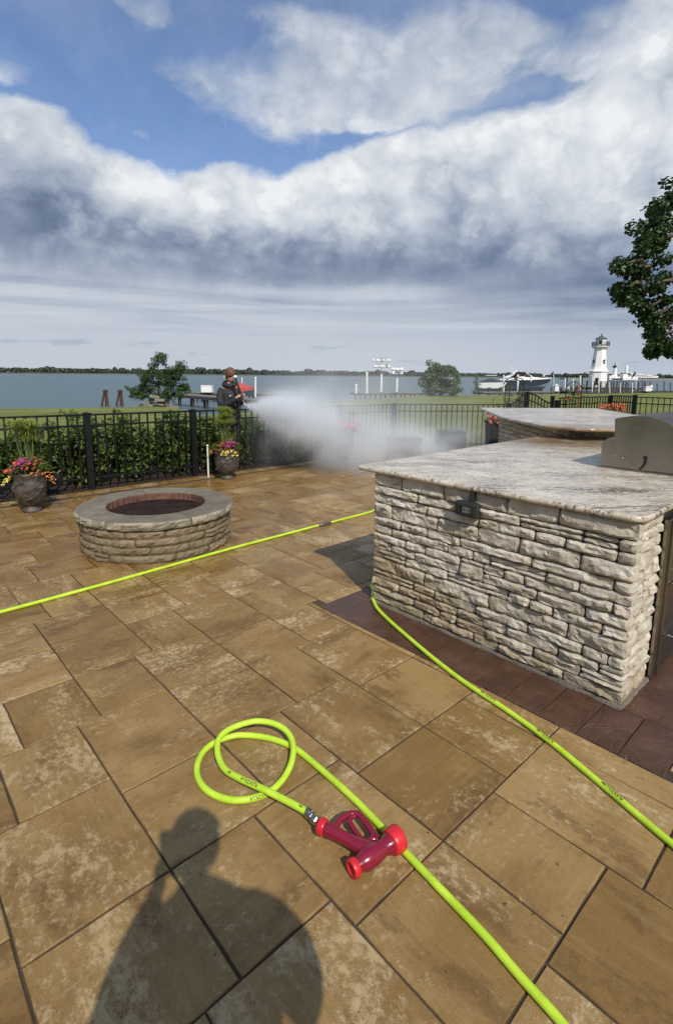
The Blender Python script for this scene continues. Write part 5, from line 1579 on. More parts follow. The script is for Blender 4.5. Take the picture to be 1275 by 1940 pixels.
pole(981, 711, 742, 60, 'white lift pole standing in front of the big motor yacht', .11)
pole(954, 712, 742, 62, 'white lift pole at the stern of the motor yacht', .09)
pole(1006, 712, 722, 75, 'white lift pole beyond the bow of the motor yacht', .11)
for px, t_, b_, l in ((1070.5, 719, 735, 'left'), (1086, 719, 740, 'middle'), (1099.5, 713, 742, 'right')):
    pole(px, t_, b_, 62, 'white pole by the rose trellis, %s of three near the lighthouse' % l, .085)

# gourd bird houses on masts
def birdhouses(px, top, pbot, Y, label, rows, spread, thin, per):
    a, b = atd(px, top, Y), atd(px, pbot, Y); root = empty('bird_house_mast', b); tag(root, label, 'bird house', 'bird house masts on the dock')
    H = (a - b).z; sc = Y / CAM_F
    zt = H * thin
    MB().tube([(0, 0, 0), (0, 0, zt)], .11, 8).build('post', M_WPOLE, root)
    MB().tube([(0, 0, zt), (0, 0, H)], .035, 6).build('mast', material('grey_metal', color=(.22, .23, .24), rough=.5), root)
    for z in rows:
        z = H + z * sc
        MB().tube([(-spread * sc, 0, z + .22), (spread * sc, 0, z + .22)], .02, 5).build('cross_arm', MATS['grey_metal'], root)
        MB().tube([(0, -spread * sc * .6, z + .22), (0, spread * sc * .6, z + .22)], .02, 5).build('cross_arm', MATS['grey_metal'], root)
        for k in range(per):
            x = -spread * sc + 2 * spread * sc * k / (per - 1) + random.uniform(-.06, .06)
            g_ = MB(); g_.lathe([(0, -.16), (.10, -.13), (.14, -.05), (.11, .04), (.05, .11), (.025, .20), (0, .22)], (x, random.uniform(-.5, .5), z), 10)
            g_.build('gourd', M_WHITE, root)
birdhouses(722, 677, 742, 50, 'tall mast with two rows of white gourd bird houses', (-5, -16), 13.5, .52, 7)
birdhouses(751.5, 695, 742, 50, 'shorter mast crowded with white gourd bird houses', (-4, -11), 9, .56, 7)
dock('dock_walkway', 'dark low dock under the bird house masts', atd(668, 742, 49.5), atd(800, 744, 52), .06, 1.5, 7)

# motor boats
def hull_mesh(L, B, H, bow=.32, n=14, draft=.5, flare=1.0):
    """sheer line and chine from stern (-L/2) to bow (+L/2)"""
    rows = []
    for k in range(n + 1):
        t = k / n; x = -L / 2 + L * t
        w = B / 2 * (1 - max(0, (t - .45) / .55) ** 2.3); zs = H * (1 + bow * t * t)
        wc = w * (.82 - .35 * max(0, t - .5)); zc = .22 * H + H * .55 * max(0, (t - .6) / .4) ** 2
        zk = -draft * (1 - max(0, (t - .7) / .3) ** 2 * .9) + (H * .75 * max(0, (t - .82) / .18) ** 2 if t > .82 else 0)
        xk = x - max(0, t - .8) * L * .28
        rows.append([(xk, 0, zk), (x - max(0, t - .8) * L * .16, -wc, zc), (x, -w, zs), (x, -w * .93, zs + .05), (x, w * .93, zs + .05), (x, w, zs), (x - max(0, t - .8) * L * .16, wc, zc)])
    return rows
def yacht(root_p, rz, L, label):
    root = empty('motor_yacht', root_p, rz); tag(root, label, 'boat')
    B, H = L * .33, L * .145; rows = hull_mesh(L, B, H, .30, 16, L * .075)
    n = len(rows)
    def strip(js, name, mat):
        m = MB(); vs = [p for r_ in rows for p in [r_[j] for j in js]]; q = len(js)
        m.add(vs, [(i * q + k, (i + 1) * q + k, (i + 1) * q + k + 1, i * q + k + 1) for i in range(n - 1) for k in range(q - 1)], True); return m.build(name, mat, root)
    strip([6, 0, 1], 'hull_bottom', M_HULLG); 
    h = strip([1, 2], 'hull_side', M_NAVY); strip([5, 6], 'hull_side', M_NAVY)
    strip([2, 3, 4, 5], 'deck', M_WHITE)
    m = MB(); m.add(rows[0], [tuple(range(7))]); m.build('transom', M_WHITE, root)
    # thick white gunwale band
    m = MB()
    for s in (2, 5): m.tube([Vector(r_[s]) + Vector((0, 0, .02)) for r_ in rows], L * .018, 6)
    m.build('rub_rail', M_WHITE, root)
    def loft(secs, name, mat, sm=True):
        m = MB(); q = len(secs[0]); vs = [p for s in secs for p in s]
        m.add(vs, [(i * q + k, (i + 1) * q + k, (i + 1) * q + (k + 1) % q, i * q + (k + 1) % q) for i in range(len(secs) - 1) for k in range(q)], sm)
        m.add(secs[0], [tuple(range(q))]); m.add(secs[-1], [tuple(range(q))[::-1]]); return m.build(name, mat, root)
    def sec(x, w, z0, z1, w1): return [(x, -w, z0), (x, -w1, z1), (x, w1, z1), (x, w, z0)]
    z0 = H * 1.03
    loft([sec(-L * .36, B * .40, z0, z0 + L * .05, B * .38), sec(-L * .05, B * .40, z0, z0 + L * .075, B * .36), sec(L * .16, B * .34, z0 + L * .008, z0 + L * .06, B * .28), sec(L * .38, B * .14, z0 + L * .025, z0 + L * .038, B * .08)], 'cabin_trunk', M_WHITE)
    loft([sec(-L * .20, B * .37, z0 + L * .05, z0 + L * .135, B * .31), sec(-L * .02, B * .37, z0 + L * .06, z0 + L * .135, B * .30), sec(L * .115, B * .33, z0 + L * .065, z0 + L * .075, B * .30)], 'windshield', M_GLASS, False)
    # arched hardtop with sweeping rear leg
    loft([sec(-L * .30, B * .36, z0 + L * .135, z0 + L * .148, B * .33), sec(-L * .15, B * .37, z0 + L * .142, z0 + L * .163, B * .32), sec(L * .02, B * .32, z0 + L * .138, z0 + L * .150, B * .27)], 'hardtop', M_WHITE)
    for s in (-1, 1):
        m = MB(); m.tube([(-L * .40, s * B * .40, z0 + L * .045), (-L * .33, s * B * .39, z0 + L * .085), (-L * .24, s * B * .36, z0 + L * .14)], [L * .020, L * .016, L * .014], 6); m.build('arch_leg', M_WHITE, root)
        m = MB(); m.tube([(-L * .02, s * B * .34, z0 + L * .142), (L * .06, s * B * .345, z0 + L * .10), (L * .125, s * B * .33, z0 + L * .065)], L * .006, 5); m.build('window_post', M_WHITE, root)
    m = MB().lathe([(0, 0), (.15, 0), (.15, .16), (.1, .28), (0, .30)], (-L * .20, 0, z0 + L * .16), 10); m.build('radar_dome', M_WHITE, root)
    MB().lathe([(0, 0), (.1, 0), (.1, .1), (0, .2)], (-L * .12, .3, z0 + L * .16), 8).build('antenna_dome', M_WHITE, root)
    MB().tube([(-L * .24, .2, z0 + L * .15), (-L * .31, .2, z0 + L * .29)], .03, 5).build('antenna', M_WHITE, root)
    MB().tube([(-L * .28, -.5, z0 + L * .15), (-L * .355, -.5, z0 + L * .27)], .025, 5).build('antenna', M_WHITE, root)
    m = MB().tube([Vector(r_[2]) + Vector((0, 0, .38 if i > 8 else .1)) for i, r_ in enumerate(rows) if i > 7], .02, 5); m.build('bow_rail', M_STEEL, root)
    return root
yp = atd(995, 736, 92); yacht((yp.x, yp.y, -.15), R(-8), 8.3, 'big white and grey motor yacht with a hardtop, raised on a lift')
sb = empty('small_motor_boat', atd(931, 738, 84), R(4)); sb.location.z = -.4
tag(sb, 'small white motor boat with canvas and a flat T-top, left of the yacht', 'boat')
rows = hull_mesh(4.8, 1.8, 1.0, .1, 12, .5); n = len(rows)
for js, nm, mt in (([6, 0, 1], 'hull_bottom', M_HULLG), ([1, 2], 'hull_side', M_WHITE), ([5, 6], 'hull_side', M_WHITE), ([2, 3, 4, 5], 'deck', M_WHITE)):
    m = MB(); q = len(js); m.add([p for r_ in rows for p in [r_[j] for j in js]], [(i * q + k, (i + 1) * q + k, (i + 1) * q + k + 1, i * q + k + 1) for i in range(n - 1) for k in range(q - 1)], True); m.build(nm, mt, sb)
m = MB(); m.add([(-2.2, -.7, 1.1), (-.3, -.75, 1.15), (1.6, -.5, 1.15), (1.6, .5, 1.15), (-.3, .75, 1.15), (-2.2, .7, 1.1), (-.2, -.3, 1.75), (.5, -.2, 1.6), (.5, .2, 1.6), (-.2, .3, 1.75)], [(0, 1, 6), (1, 2, 7, 6), (2, 3, 8, 7), (3, 4, 9, 8), (4, 5, 9), (5, 0, 6, 9), (6, 7, 8, 9)]); m.build('canvas_cover', M_CANVAS, sb)
MB().box((-.3, 0, 2.22), (1.7, 1.3, .08), bev=.02).build('t_top', M_WHITE, sb)
for dx in (-.6, .1): MB().tube([(dx, 0, 1.2), (dx + .05, 0, 2.2)], .03, 6).build('t_top_leg', M_STEEL, sb)
dock('dock_walkway', 'dark dock along the lawn in front of the two motor boats', atd(905, 743, 56), atd(1080, 743, 62), .02, 1.6, 9, posth=.45)

# lighthouse
D_L = 62.0; lp_ = atd(1131, 733, D_L); s_ = D_L / CAM_F
lh = empty('lighthouse', lp_, R(14)); tag(lh, 'white eight-sided lighthouse with a dark railing and grey roof', 'lighthouse')
M_LWHITE = material('lighthouse_white', color=(.82, .82, .81), rough=.6, vary=.04)
M_ROOFG = material('grey_roof', color=(.09, .10, .115), rough=.6)
def octo(prof, name, mat, parent=lh, n=8, z=0):
    return MB().lathe([(r_ * s_, h * s_) for r_, h in prof], (0, 0, z), n, False, a0=math.pi / 8).build(name, mat, parent)
octo([(17.2, 0), (16.0, 29)], 'base_wall', M_LWHITE)
octo([(16.0, 28.2), (18.0, 28.4), (18.0, 29.4), (14.8, 33.5), (13.6, 38)], 'flared_skirt', M_LWHITE)
octo([(13.6, 37.9), (10.2, 70)], 'tower_wall', M_LWHITE)
octo([(10.4, 69.5), (13.6, 72.5), (15.6, 73), (15.6, 74.2)], 'gallery', M_LWHITE)
octo([(15.7, 74.2), (15.7, 75.0), (14, 75.0)], 'gallery_edge', M_ROOFG)
lr = octo([(9.3, 74.5), (9.3, 88)], 'lantern_room', M_LWHITE)
octo([(11.2, 87.6), (11.2, 88.2), (1.6, 94), (1.0, 94.5)], 'roof', M_ROOFG)
MB().ball((0, 0, 96 * s_), 1.5 * s_, 8, 6).build('finial', M_ROOFG, lh)
for k in range(8):
    a = math.pi / 8 + k * math.pi / 4; b_ = a + math.pi / 4; r_ = 15.2 * s_
    p, q = Vector((r_ * math.cos(a), r_ * math.sin(a), 0)), Vector((r_ * math.cos(b_), r_ * math.sin(b_), 0))
    for z in (77.5, 80, 82.5): MB().tube([p + Vector((0, 0, z * s_)), q + Vector((0, 0, z * s_))], .022, 5).build('railing', M_IRON, lh)
    for t in (0, .33, .66): c = p.lerp(q, t); MB().tube([c + Vector((0, 0, 74.6 * s_)), c + Vector((0, 0, 82.7 * s_))], .022, 5).build('railing_post', M_IRON, lh)
def on_face(parent, ang, r_, z0, z1, w, name, mat, off=.02):
    c = Vector((math.cos(ang), math.sin(ang), 0)); MB().box(c * (r_ * s_ * math.cos(math.pi / 8) + off) + Vector((0, 0, (z0 + z1) / 2 * s_)), (.03, w * s_, (z1 - z0) * s_), rz=ang).build(name, mat, parent)
fa = [k * math.pi / 4 for k in range(8)]
for k in (5, 6):
    on_face(lh, fa[k], 9.3, 78.5, 85.5, 5.0, 'lantern_window', M_GLASS) if k == 5 else None
on_face(lh, fa[6], 12.6, 43.5, 50.5, 3.4, 'window', M_GLASS, .09); on_face(lh, fa[6], 12.75, 50.6, 51.4, 4.8, 'window_hood', M_LWHITE, .12); on_face(lh, fa[6], 12.6, 46.7, 47.3, 3.4, 'window_bar', M_LWHITE, .12)
on_face(lh, fa[5], 16.4, 4, 17, 5, 'door', M_GLASS, .04); on_face(lh, fa[4], 12.6, 43.5, 50.5, 3.4, 'window', M_GLASS, .09)
# dock in front of the lighthouse, with posts and a railing
dk = dock('dock_walkway', 'long dark dock with thin white posts in front of the lighthouse', atd(1075, 741, 58), atd(1300, 744, 64), .1, 2.2, 12, posth=.05, board=M_DOCKDARK)
dk2 = dock('dock_walkway', 'dark platform with a low railing around the lighthouse foot', atd(1100, 738, 62), atd(1205, 737, 64), .45, 3.5, 9, posth=.75, board=M_DOCKDARK, rails=2)
for k, (px, t_, b_) in enumerate(((1122, 712, 743), (1134.5, 712, 744), (1155, 714, 744), (1175, 727, 744), (1198, 726, 744))):
    pole(px, t_, b_, 57, ('thin white post in front of the lighthouse left side', 'thin white post in front of the lighthouse right side', 'thin grey-white post with a lamp just right of the lighthouse', 'short thin post between lighthouse and white dock bench', 'thin post left of the white dock box on the right')[k], .045, 'thin posts on the lighthouse dock')
lm_ = atd(1155, 720, 57); o = MB().lathe([(0, 0), (.16, .0), (.20, .10), (.02, .16), (0, .16)], (lm_.x, lm_.y - .1, lm_.z), 10).build('dock_lamp', M_WHITE); tag(o, 'white lamp on the thin post right of the lighthouse', 'lamp')
def small_box(px, pt, pb, w, Y, label, name='dock_box'):
    a, b = atd(px, pt, Y), atd(px, pb, Y); W_ = w * Y / CAM_F
    o = MB().box(((a.x), a.y, (a.z + b.z) / 2), (W_, .6, a.z - b.z), bev=.02).build(name, M_WHITE)
    MB().box((a.x, a.y, a.z + .02), (W_ + .08, .68, .05), bev=.01).build('lid', M_WHITE, o); return tag(o, label, 'box', 'white dock boxes')
small_box(1226, 733, 741, 10, 60, 'white box with a flat lid on the dock near the right edge')
small_box(1053.5, 731, 741, 7, 60, 'white dock box between the yacht and the rose trellis')
small_box(1075, 733, 740, 8, 64, 'white dock box just left of the rose trellis')
for k, (px, h) in enumerate(((1054, 727), (1226.5, 729), (1233, 729))):
    p = atd(px, 740 if k else 731, 60); t_ = atd(px, h, 60)
    o = empty('mooring_bollard' if k else 'dock_cleat_light', p); tag(o, ('white rounded light on top of the white dock box', 'red and white bollard beside the white dock box', 'white bollard at the far right of the dock')[k], 'bollard' if k else 'lamp')
    H = (t_ - p).z
    MB().lathe([(.14, 0), (.12, H * .5), (.15, H * .6), (.16, H * .8), (.05, H), (0, H)], n=10).build('body', M_WHITE if k != 1 else M_REDCOV, o)
    MB().lathe([(.165, H * .62), (.17, H * .78)], n=10).build('band', M_WHITE, o)
# flag poles
def flag(px, pt, pb, Y, label):
    a, b = atd(px, pt, Y), atd(px, pb, Y); o = MB().tube([b, a], .04, 6).build('flag_pole', M_WPOLE); tag(o, label, 'flag', 'furled flags on poles')
    MB().tube([a, a + Vector((-.20, 0, -.25)), a + Vector((-.45, .02, -.75))], [.06, .12, .03], 6).build('furled_flag', M_CANVAS, o)
flag(1049, 704, 738, 60, 'pole with a dark furled flag between yacht and rose trellis')
flag(1205, 705, 738, 60, 'pole with a dark furled flag right of the lighthouse')
for k, (px, t_) in enumerate(((1190, 722), (1217, 720), (1232, 722), (1245, 726), (1258, 722), (1270, 725))):
    a, b = atd(px, t_, 63), atd(px, 744, 63); o = MB().tube([b, a], .06, 6).build('dark_piling', M_DOCKDARK)
    tag(o, ('dark mooring piling between the thin lamp post and the furled flag', 'dark mooring piling just left of the white dock box', 'dark mooring piling just right of the two bollards', 'dark mooring piling second from the right end of the dock row', 'dark mooring piling below the drooping maple leaves', 'rightmost dark mooring piling at the photo edge')[k], 'piling', 'dark pilings right of the lighthouse')

# ships far out: tug with white tower and a long gantry dredger
D_S = 620; k_ = D_S / CAM_F
def S(px, py, y=0): v = atd(px, py, D_S + y); return v
ship = empty('tug_boat', S(1158, 722)); ship.location.z = WZ; tag(ship, 'distant tug with a white round tower right of the lighthouse', 'ship')
def sb_(root, px0, px1, py0, py1, dep, name, mat, M_=None):
    a, b = S(px0, py0), S(px1, py1); c = (a + b) / 2; c.y = D_S
    o = MB().box(c, (abs(b.x - a.x), dep, abs(a.z - b.z)), bev=.2).build(name, mat); wchild(o, root); return o
M_HULLD = material('black_ship_hull', color=(.03, .035, .04), rough=.6)
sb_(ship, 1146, 1175, 716.5, 722.5, 9, 'hull', M_HULLD); sb_(ship, 1151, 1172, 713, 716.5, 7, 'deck_house', M_WHITE); sb_(ship, 1155, 1168, 710.5, 713, 6, 'bridge_deck', M_WHITE)
o = MB().lathe([(2.2, 0), (1.7, 9), (1.7, 9.3)], S(1164.5, 710.6), 12).build('tower', M_WHITE); wchild(o, ship)
o = MB().lathe([(1.9, 0), (2.3, 1.2), (2.3, 2.4), (1.0, 3.0), (.3, 4.6)], S(1164.5, 696.2), 12).build('tower_top', M_HULLD); wchild(o, ship)
o = MB().tube([S(1164.5, 695), S(1164.5, 687.5)], .3, 6).build('mast', M_HULLD); wchild(o, ship)
sb_(ship, 1160.5, 1163, 690.5, 692.5, 2, 'lamp_platform', M_WHITE); sb_(ship, 1166, 1169, 690.5, 693, 2, 'lamp_platform', M_WHITE)
dg = empty('dredger', S(1205, 722)); dg.location.z = WZ; tag(dg, 'distant white dredger with a long lattice boom pointing right', 'ship')
sb_(dg, 1175, 1203, 715, 719.5, 12, 'hull', M_WHITE); sb_(dg, 1174, 1204, 719.5, 722, 12, 'hull_band', M_HULLD); sb_(dg, 1177, 1185, 708, 715, 9, 'deck_house', M_WHITE); sb_(dg, 1178, 1191, 706.5, 709.5, 8, 'machinery', M_HULLD)
o = MB().lathe([(1.6, 0), (1.6, 8), (1.0, 10)], S(1186, 708), 10).build('funnel', M_WHITE); wchild(o, dg)
m = MB()
for y_ in (-3, 3):
    tA, tB, bA, bB = S(1190, 706.5, y_), S(1247, 713.2, y_), S(1186, 714.2, y_), S(1247, 714.8, y_)
    m.tube([tA, tB], .6, 4); m.tube([bA, bB], .6, 4)
    for q in range(14):
        t0, t1 = q / 14, (q + 1) / 14
        m.tube([tA.lerp(tB, t0), bA.lerp(bB, (t0 + t1) / 2)], .32, 4); m.tube([bA.lerp(bB, (t0 + t1) / 2), tA.lerp(tB, t1)], .32, 4)
m.box((S(1215, 714.6)), (46 * k_, 6, .8)); wchild(tag(m.build('lattice_boom', M_WHITE), kind='stuff'), dg)
for px in (1199, 1231.5): o = MB().tube([S(px, 714), S(px, 718.5)], .7, 5).build('boom_leg', M_WHITE); wchild(o, dg)
o = MB().tube([S(1202, 703), S(1199, 712)], .4, 5).build('derrick', M_HULLD); wchild(o, dg)
sp2 = MB().box((S(1240, 720).x, D_S + 30, WZ + .6), (190, 14, 2.2)).build('breakwater', material('pale_stone_bank', color=(.26, .24, .20), rough=.9)); tag(sp2, 'low pale breakwater at the water line on the right', 'breakwater')

# house behind the photographer, unseen: added and stretched wide to brown the grill steel
hs = empty('house', (-9, -10.5, 0)); tag(hs, 'unseen brown brick house behind the photographer, added wide for the grill reflections', 'house')
M_BRICK = material('brown_brick_wall', color=(.17, .115, .08), rough=.9, vary=.25)
MB().box((0, 0, 1.5), (46, 5, 3.0)).build('wall', M_BRICK, hs)
MB().add([(-23.6, -3, 2.95), (23.6, -3, 2.95), (23.6, 3, 2.95), (-23.6, 3, 2.95), (-23.6, 0, 4.6), (23.6, 0, 4.6)], [(0, 1, 5, 4), (3, 4, 5, 2), (0, 4, 3), (1, 2, 5), (0, 3, 2, 1)]).build('roof', material('brown_shingle_roof', color=(.07, .055, .045), rough=.9, vary=.3), hs)
for k in range(12):
    f_ = MB().box((-19.5 + 3.4 * k, 2.52, 1.35), (1.6, .08, 1.9)).build('window', M_GLASS, hs); MB().box((-19.5 + 3.4 * k, 2.55, 1.35), (.06, .1, 1.9)).build('window_bar', M_WHITE, f_)
# ------------------------------------------------------------------ people
def skin_figure(name, chains, mat, parent=None, sub=2, root=None):
    """chains: list of [(pos, radius)...]; the first point of each later chain may equal an existing point"""
    bm = bmesh.new(); pts = {}; sk = bm.verts.layers.skin.verify()
    def vert(p, r_):
        k = tuple(round(c, 4) for c in p)
        if k not in pts:
            v = bm.verts.new(p); rr_ = (r_, r_) if not isinstance(r_, tuple) else r_
            v[sk].radius = rr_; v[sk].use_root = (len(pts) == 0); pts[k] = v
        return pts[k]
    for ch in chains:
        prev = None
        for p, r_ in ch:
            v = vert(p, r_)
            if prev is not None and prev is not v and not bm.edges.get((prev, v)): bm.edges.new((prev, v))
            prev = v
    me = bpy.data.meshes.new(name); bm.to_mesh(me); bm.free()
    ob = bpy.data.objects.new(name, me); COL.objects.link(ob)
    s = ob.modifiers.new('skin', 'SKIN'); s.use_smooth_shade = True; s.branch_smoothing = .5
    if sub: q = ob.modifiers.new('sub', 'SUBSURF'); q.levels = q.render_levels = sub
    dg_ = bpy.context.evaluated_depsgraph_get(); dg_.update()
    m2 = bpy.data.meshes.new_from_object(ob.evaluated_get(dg_)); COL.objects.unlink(ob); bpy.data.objects.remove(ob)
    m2.materials.clear(); m2.materials.append(mat); m2.name = name
    for p in m2.polygons: p.use_smooth = True
    return link(name, m2, parent)
M_SKIN = material('skin', color=(.58, .33, .24), rough=.5, vary=.05)
M_JACKET = material('black_jacket', color=(.020, .021, .026), rough=.75, vary=.25, bump=(22, .5, .02))
M_TROUS = material('dark_trousers', color=(.028, .028, .032), rough=.85, vary=.2)
M_HAIR = material('brown_hair', color=(.12, .058, .028), rough=.6, vary=.35, bump=(60, .8, .01))
M_SHOE = material('black_boot', color=(.02, .02, .02), rough=.5)
def hand_chains(w, d, side, s=1.0, curl=.5):
    """w wrist, d forearm direction; five bent fingers curled round a grip"""
    d = d.normalized(); side = side.normalized(); dn = d.cross(side).normalized()
    ch = [[(w, .024 * s), (w + d * .04 * s, .030 * s), (w + d * .075 * s, .030 * s)]]
    palm = w + d * .075 * s
    for i, (o, l) in enumerate(((-.027, .062), (-.009, .072), (.009, .068), (.026, .055))):
        b0 = palm + side * o * s
        k1 = b0 + d * l * .45 * s + dn * .012 * s; k2 = k1 + (d * (1 - curl) + dn * curl).normalized() * l * .35 * s; k3 = k2 + (d * (.4 - curl) + dn).normalized() * l * .3 * s
        ch.append([(palm, .03 * s), (b0, .0095 * s), (k1, .0088 * s), (k2, .008 * s), (k3, .007 * s)])
    t0 = w + d * .03 * s; t1 = t0 - side * .034 * s + d * .02 * s; t2 = t1 + d * .026 * s + dn * .02 * s; t3 = t2 + d * .014 * s + dn * .022 * s
    ch.append([(w + d * .04 * s, .03 * s), (t1, .011 * s), (t2, .010 * s), (t3, .008 * s)])
    return ch
def head_mesh(parent, c, face, up, mat, r=.098, name='head'):
    """egg with brow, nose, mouth, chin, ears and eyes; face = looking direction"""
    face = face.normalized(); up = (up - face * up.dot(face)).normalized(); rt = face.cross(up)
    M = Matrix((rt, face, up)).transposed(); m = MB(); seg, rings = 28, 20; vs = []
    for i in range(rings + 1):
        t = math.pi * i / rings
        for k in range(seg):
            a = 2 * math.pi * k / seg
            x, y, z = math.sin(t) * math.cos(a), math.sin(t) * math.sin(a), math.cos(t)
            w_ = .80 - (.20 * max(0, -z) ** 1.3)
            p = Vector((x * w_, y * (1.0 if y < 0 else .92), z * 1.22))
            if y > 0:
                g_ = lambda cx_, cz_, sx, sz: math.exp(-((p.x - cx_) / sx) ** 2 - ((p.z - cz_) / sz) ** 2)
                p.y += .26 * g_(0, -.22, .13, .17) + .10 * g_(0, .02, .10, .16) - .10 * (g_(-.3, .05, .16, .12) + g_(.3, .05, .16, .12)) + .07 * g_(0, .22, .5, .09) + .07 * g_(0, -.56, .24, .07) - .05 * g_(0, -.63, .25, .03) + .10 * g_(0, -.92, .26, .2)
            vs.append(c + M @ (p * r))
    fs = [((i + 1) * seg + k, (i + 1) * seg + (k + 1) % seg, i * seg + (k + 1) % seg, i * seg + k) for i in range(rings) for k in range(seg)]
    m.add(vs, fs, True)
    for s in (-1, 1): m.ball(c + M @ Vector((s * .81 * r, -.02 * r, -.12 * r)), r * .22, 8, 6, (.45, .7, 1.1))
    o = m.build(name, mat, parent)
    e = MB()
    for s in (-1, 1): e.ball(c + M @ Vector((s * .30 * r, .80 * r, .05 * r)), r * .13, 8, 6)
    e.build('eyes', material('dark_eyes', color=(.03, .02, .015), rough=.3), o)
    l = MB(); l.ball(c + M @ Vector((0, .93 * r, -.585 * r)), r * .16, 8, 4, (1.25, .5, .35)); l.build('lips', material('lips', color=(.42, .16, .14), rough=.5), o)
    b_ = MB()
    for s in (-1, 1): b_.tube([c + M @ (Vector((s * q, .90 - abs(q - .3) * .25, .20)) * r) for q in (.12, .3, .48)], r * .04, 5)
    b_.build('eyebrows', M_HAIR, o)
    return o, M
def hair_mesh(parent, c, M, r, fringe=.30, name='hair'):
    m = MB(); seg, rings = 40, 16; vs = []
    for i in range(rings + 1):
        t = math.pi * .62 * i / rings
        for k in range(seg):
            a = 2 * math.pi * k / seg
            x, y = math.cos(a), math.sin(a); tt = t
            front = max(0, y)
            tmax = math.pi * (.62 - .24 * front ** 1.5); tt = tmax * i / rings
            q = 1.10 + .05 * mn.noise(Vector((x * 4, y * 4, i * .25))) + .035 * math.sin(a * 17 + i * .4) * (i / rings)
            if i == rings: q *= .93
            vs.append(c + M @ (Vector((math.sin(tt) * x * .86, math.sin(tt) * y * 1.0, math.cos(tt) * 1.22)) * r * q))
    m.add(vs, [((i + 1) * seg + k, (i + 1) * seg + (k + 1) % seg, i * seg + (k + 1) % seg, i * seg + k) for i in range(rings) for k in range(seg)], True)
    rr_ = random.Random(3)
    for k in range(46):   # fringe locks swept over the brow
        a = math.pi * (.12 + .76 * k / 45) ; l = rr_.uniform(.28, .46)
        p0 = Vector((math.cos(a) * .72, math.sin(a) * .86, .80)); p1 = Vector((math.cos(a) * .90 + .05, math.sin(a) * 1.04, .55)); p2 = Vector((math.cos(a) * .86 + .10, math.sin(a) * 1.05, .55 - l))
        m.tube([c + M @ (p * r) for p in (p0, p1, p2)], [r * .09, r * .075, r * .012], 5)
    return m.build(name, M_HAIR, parent)

V3 = Vector
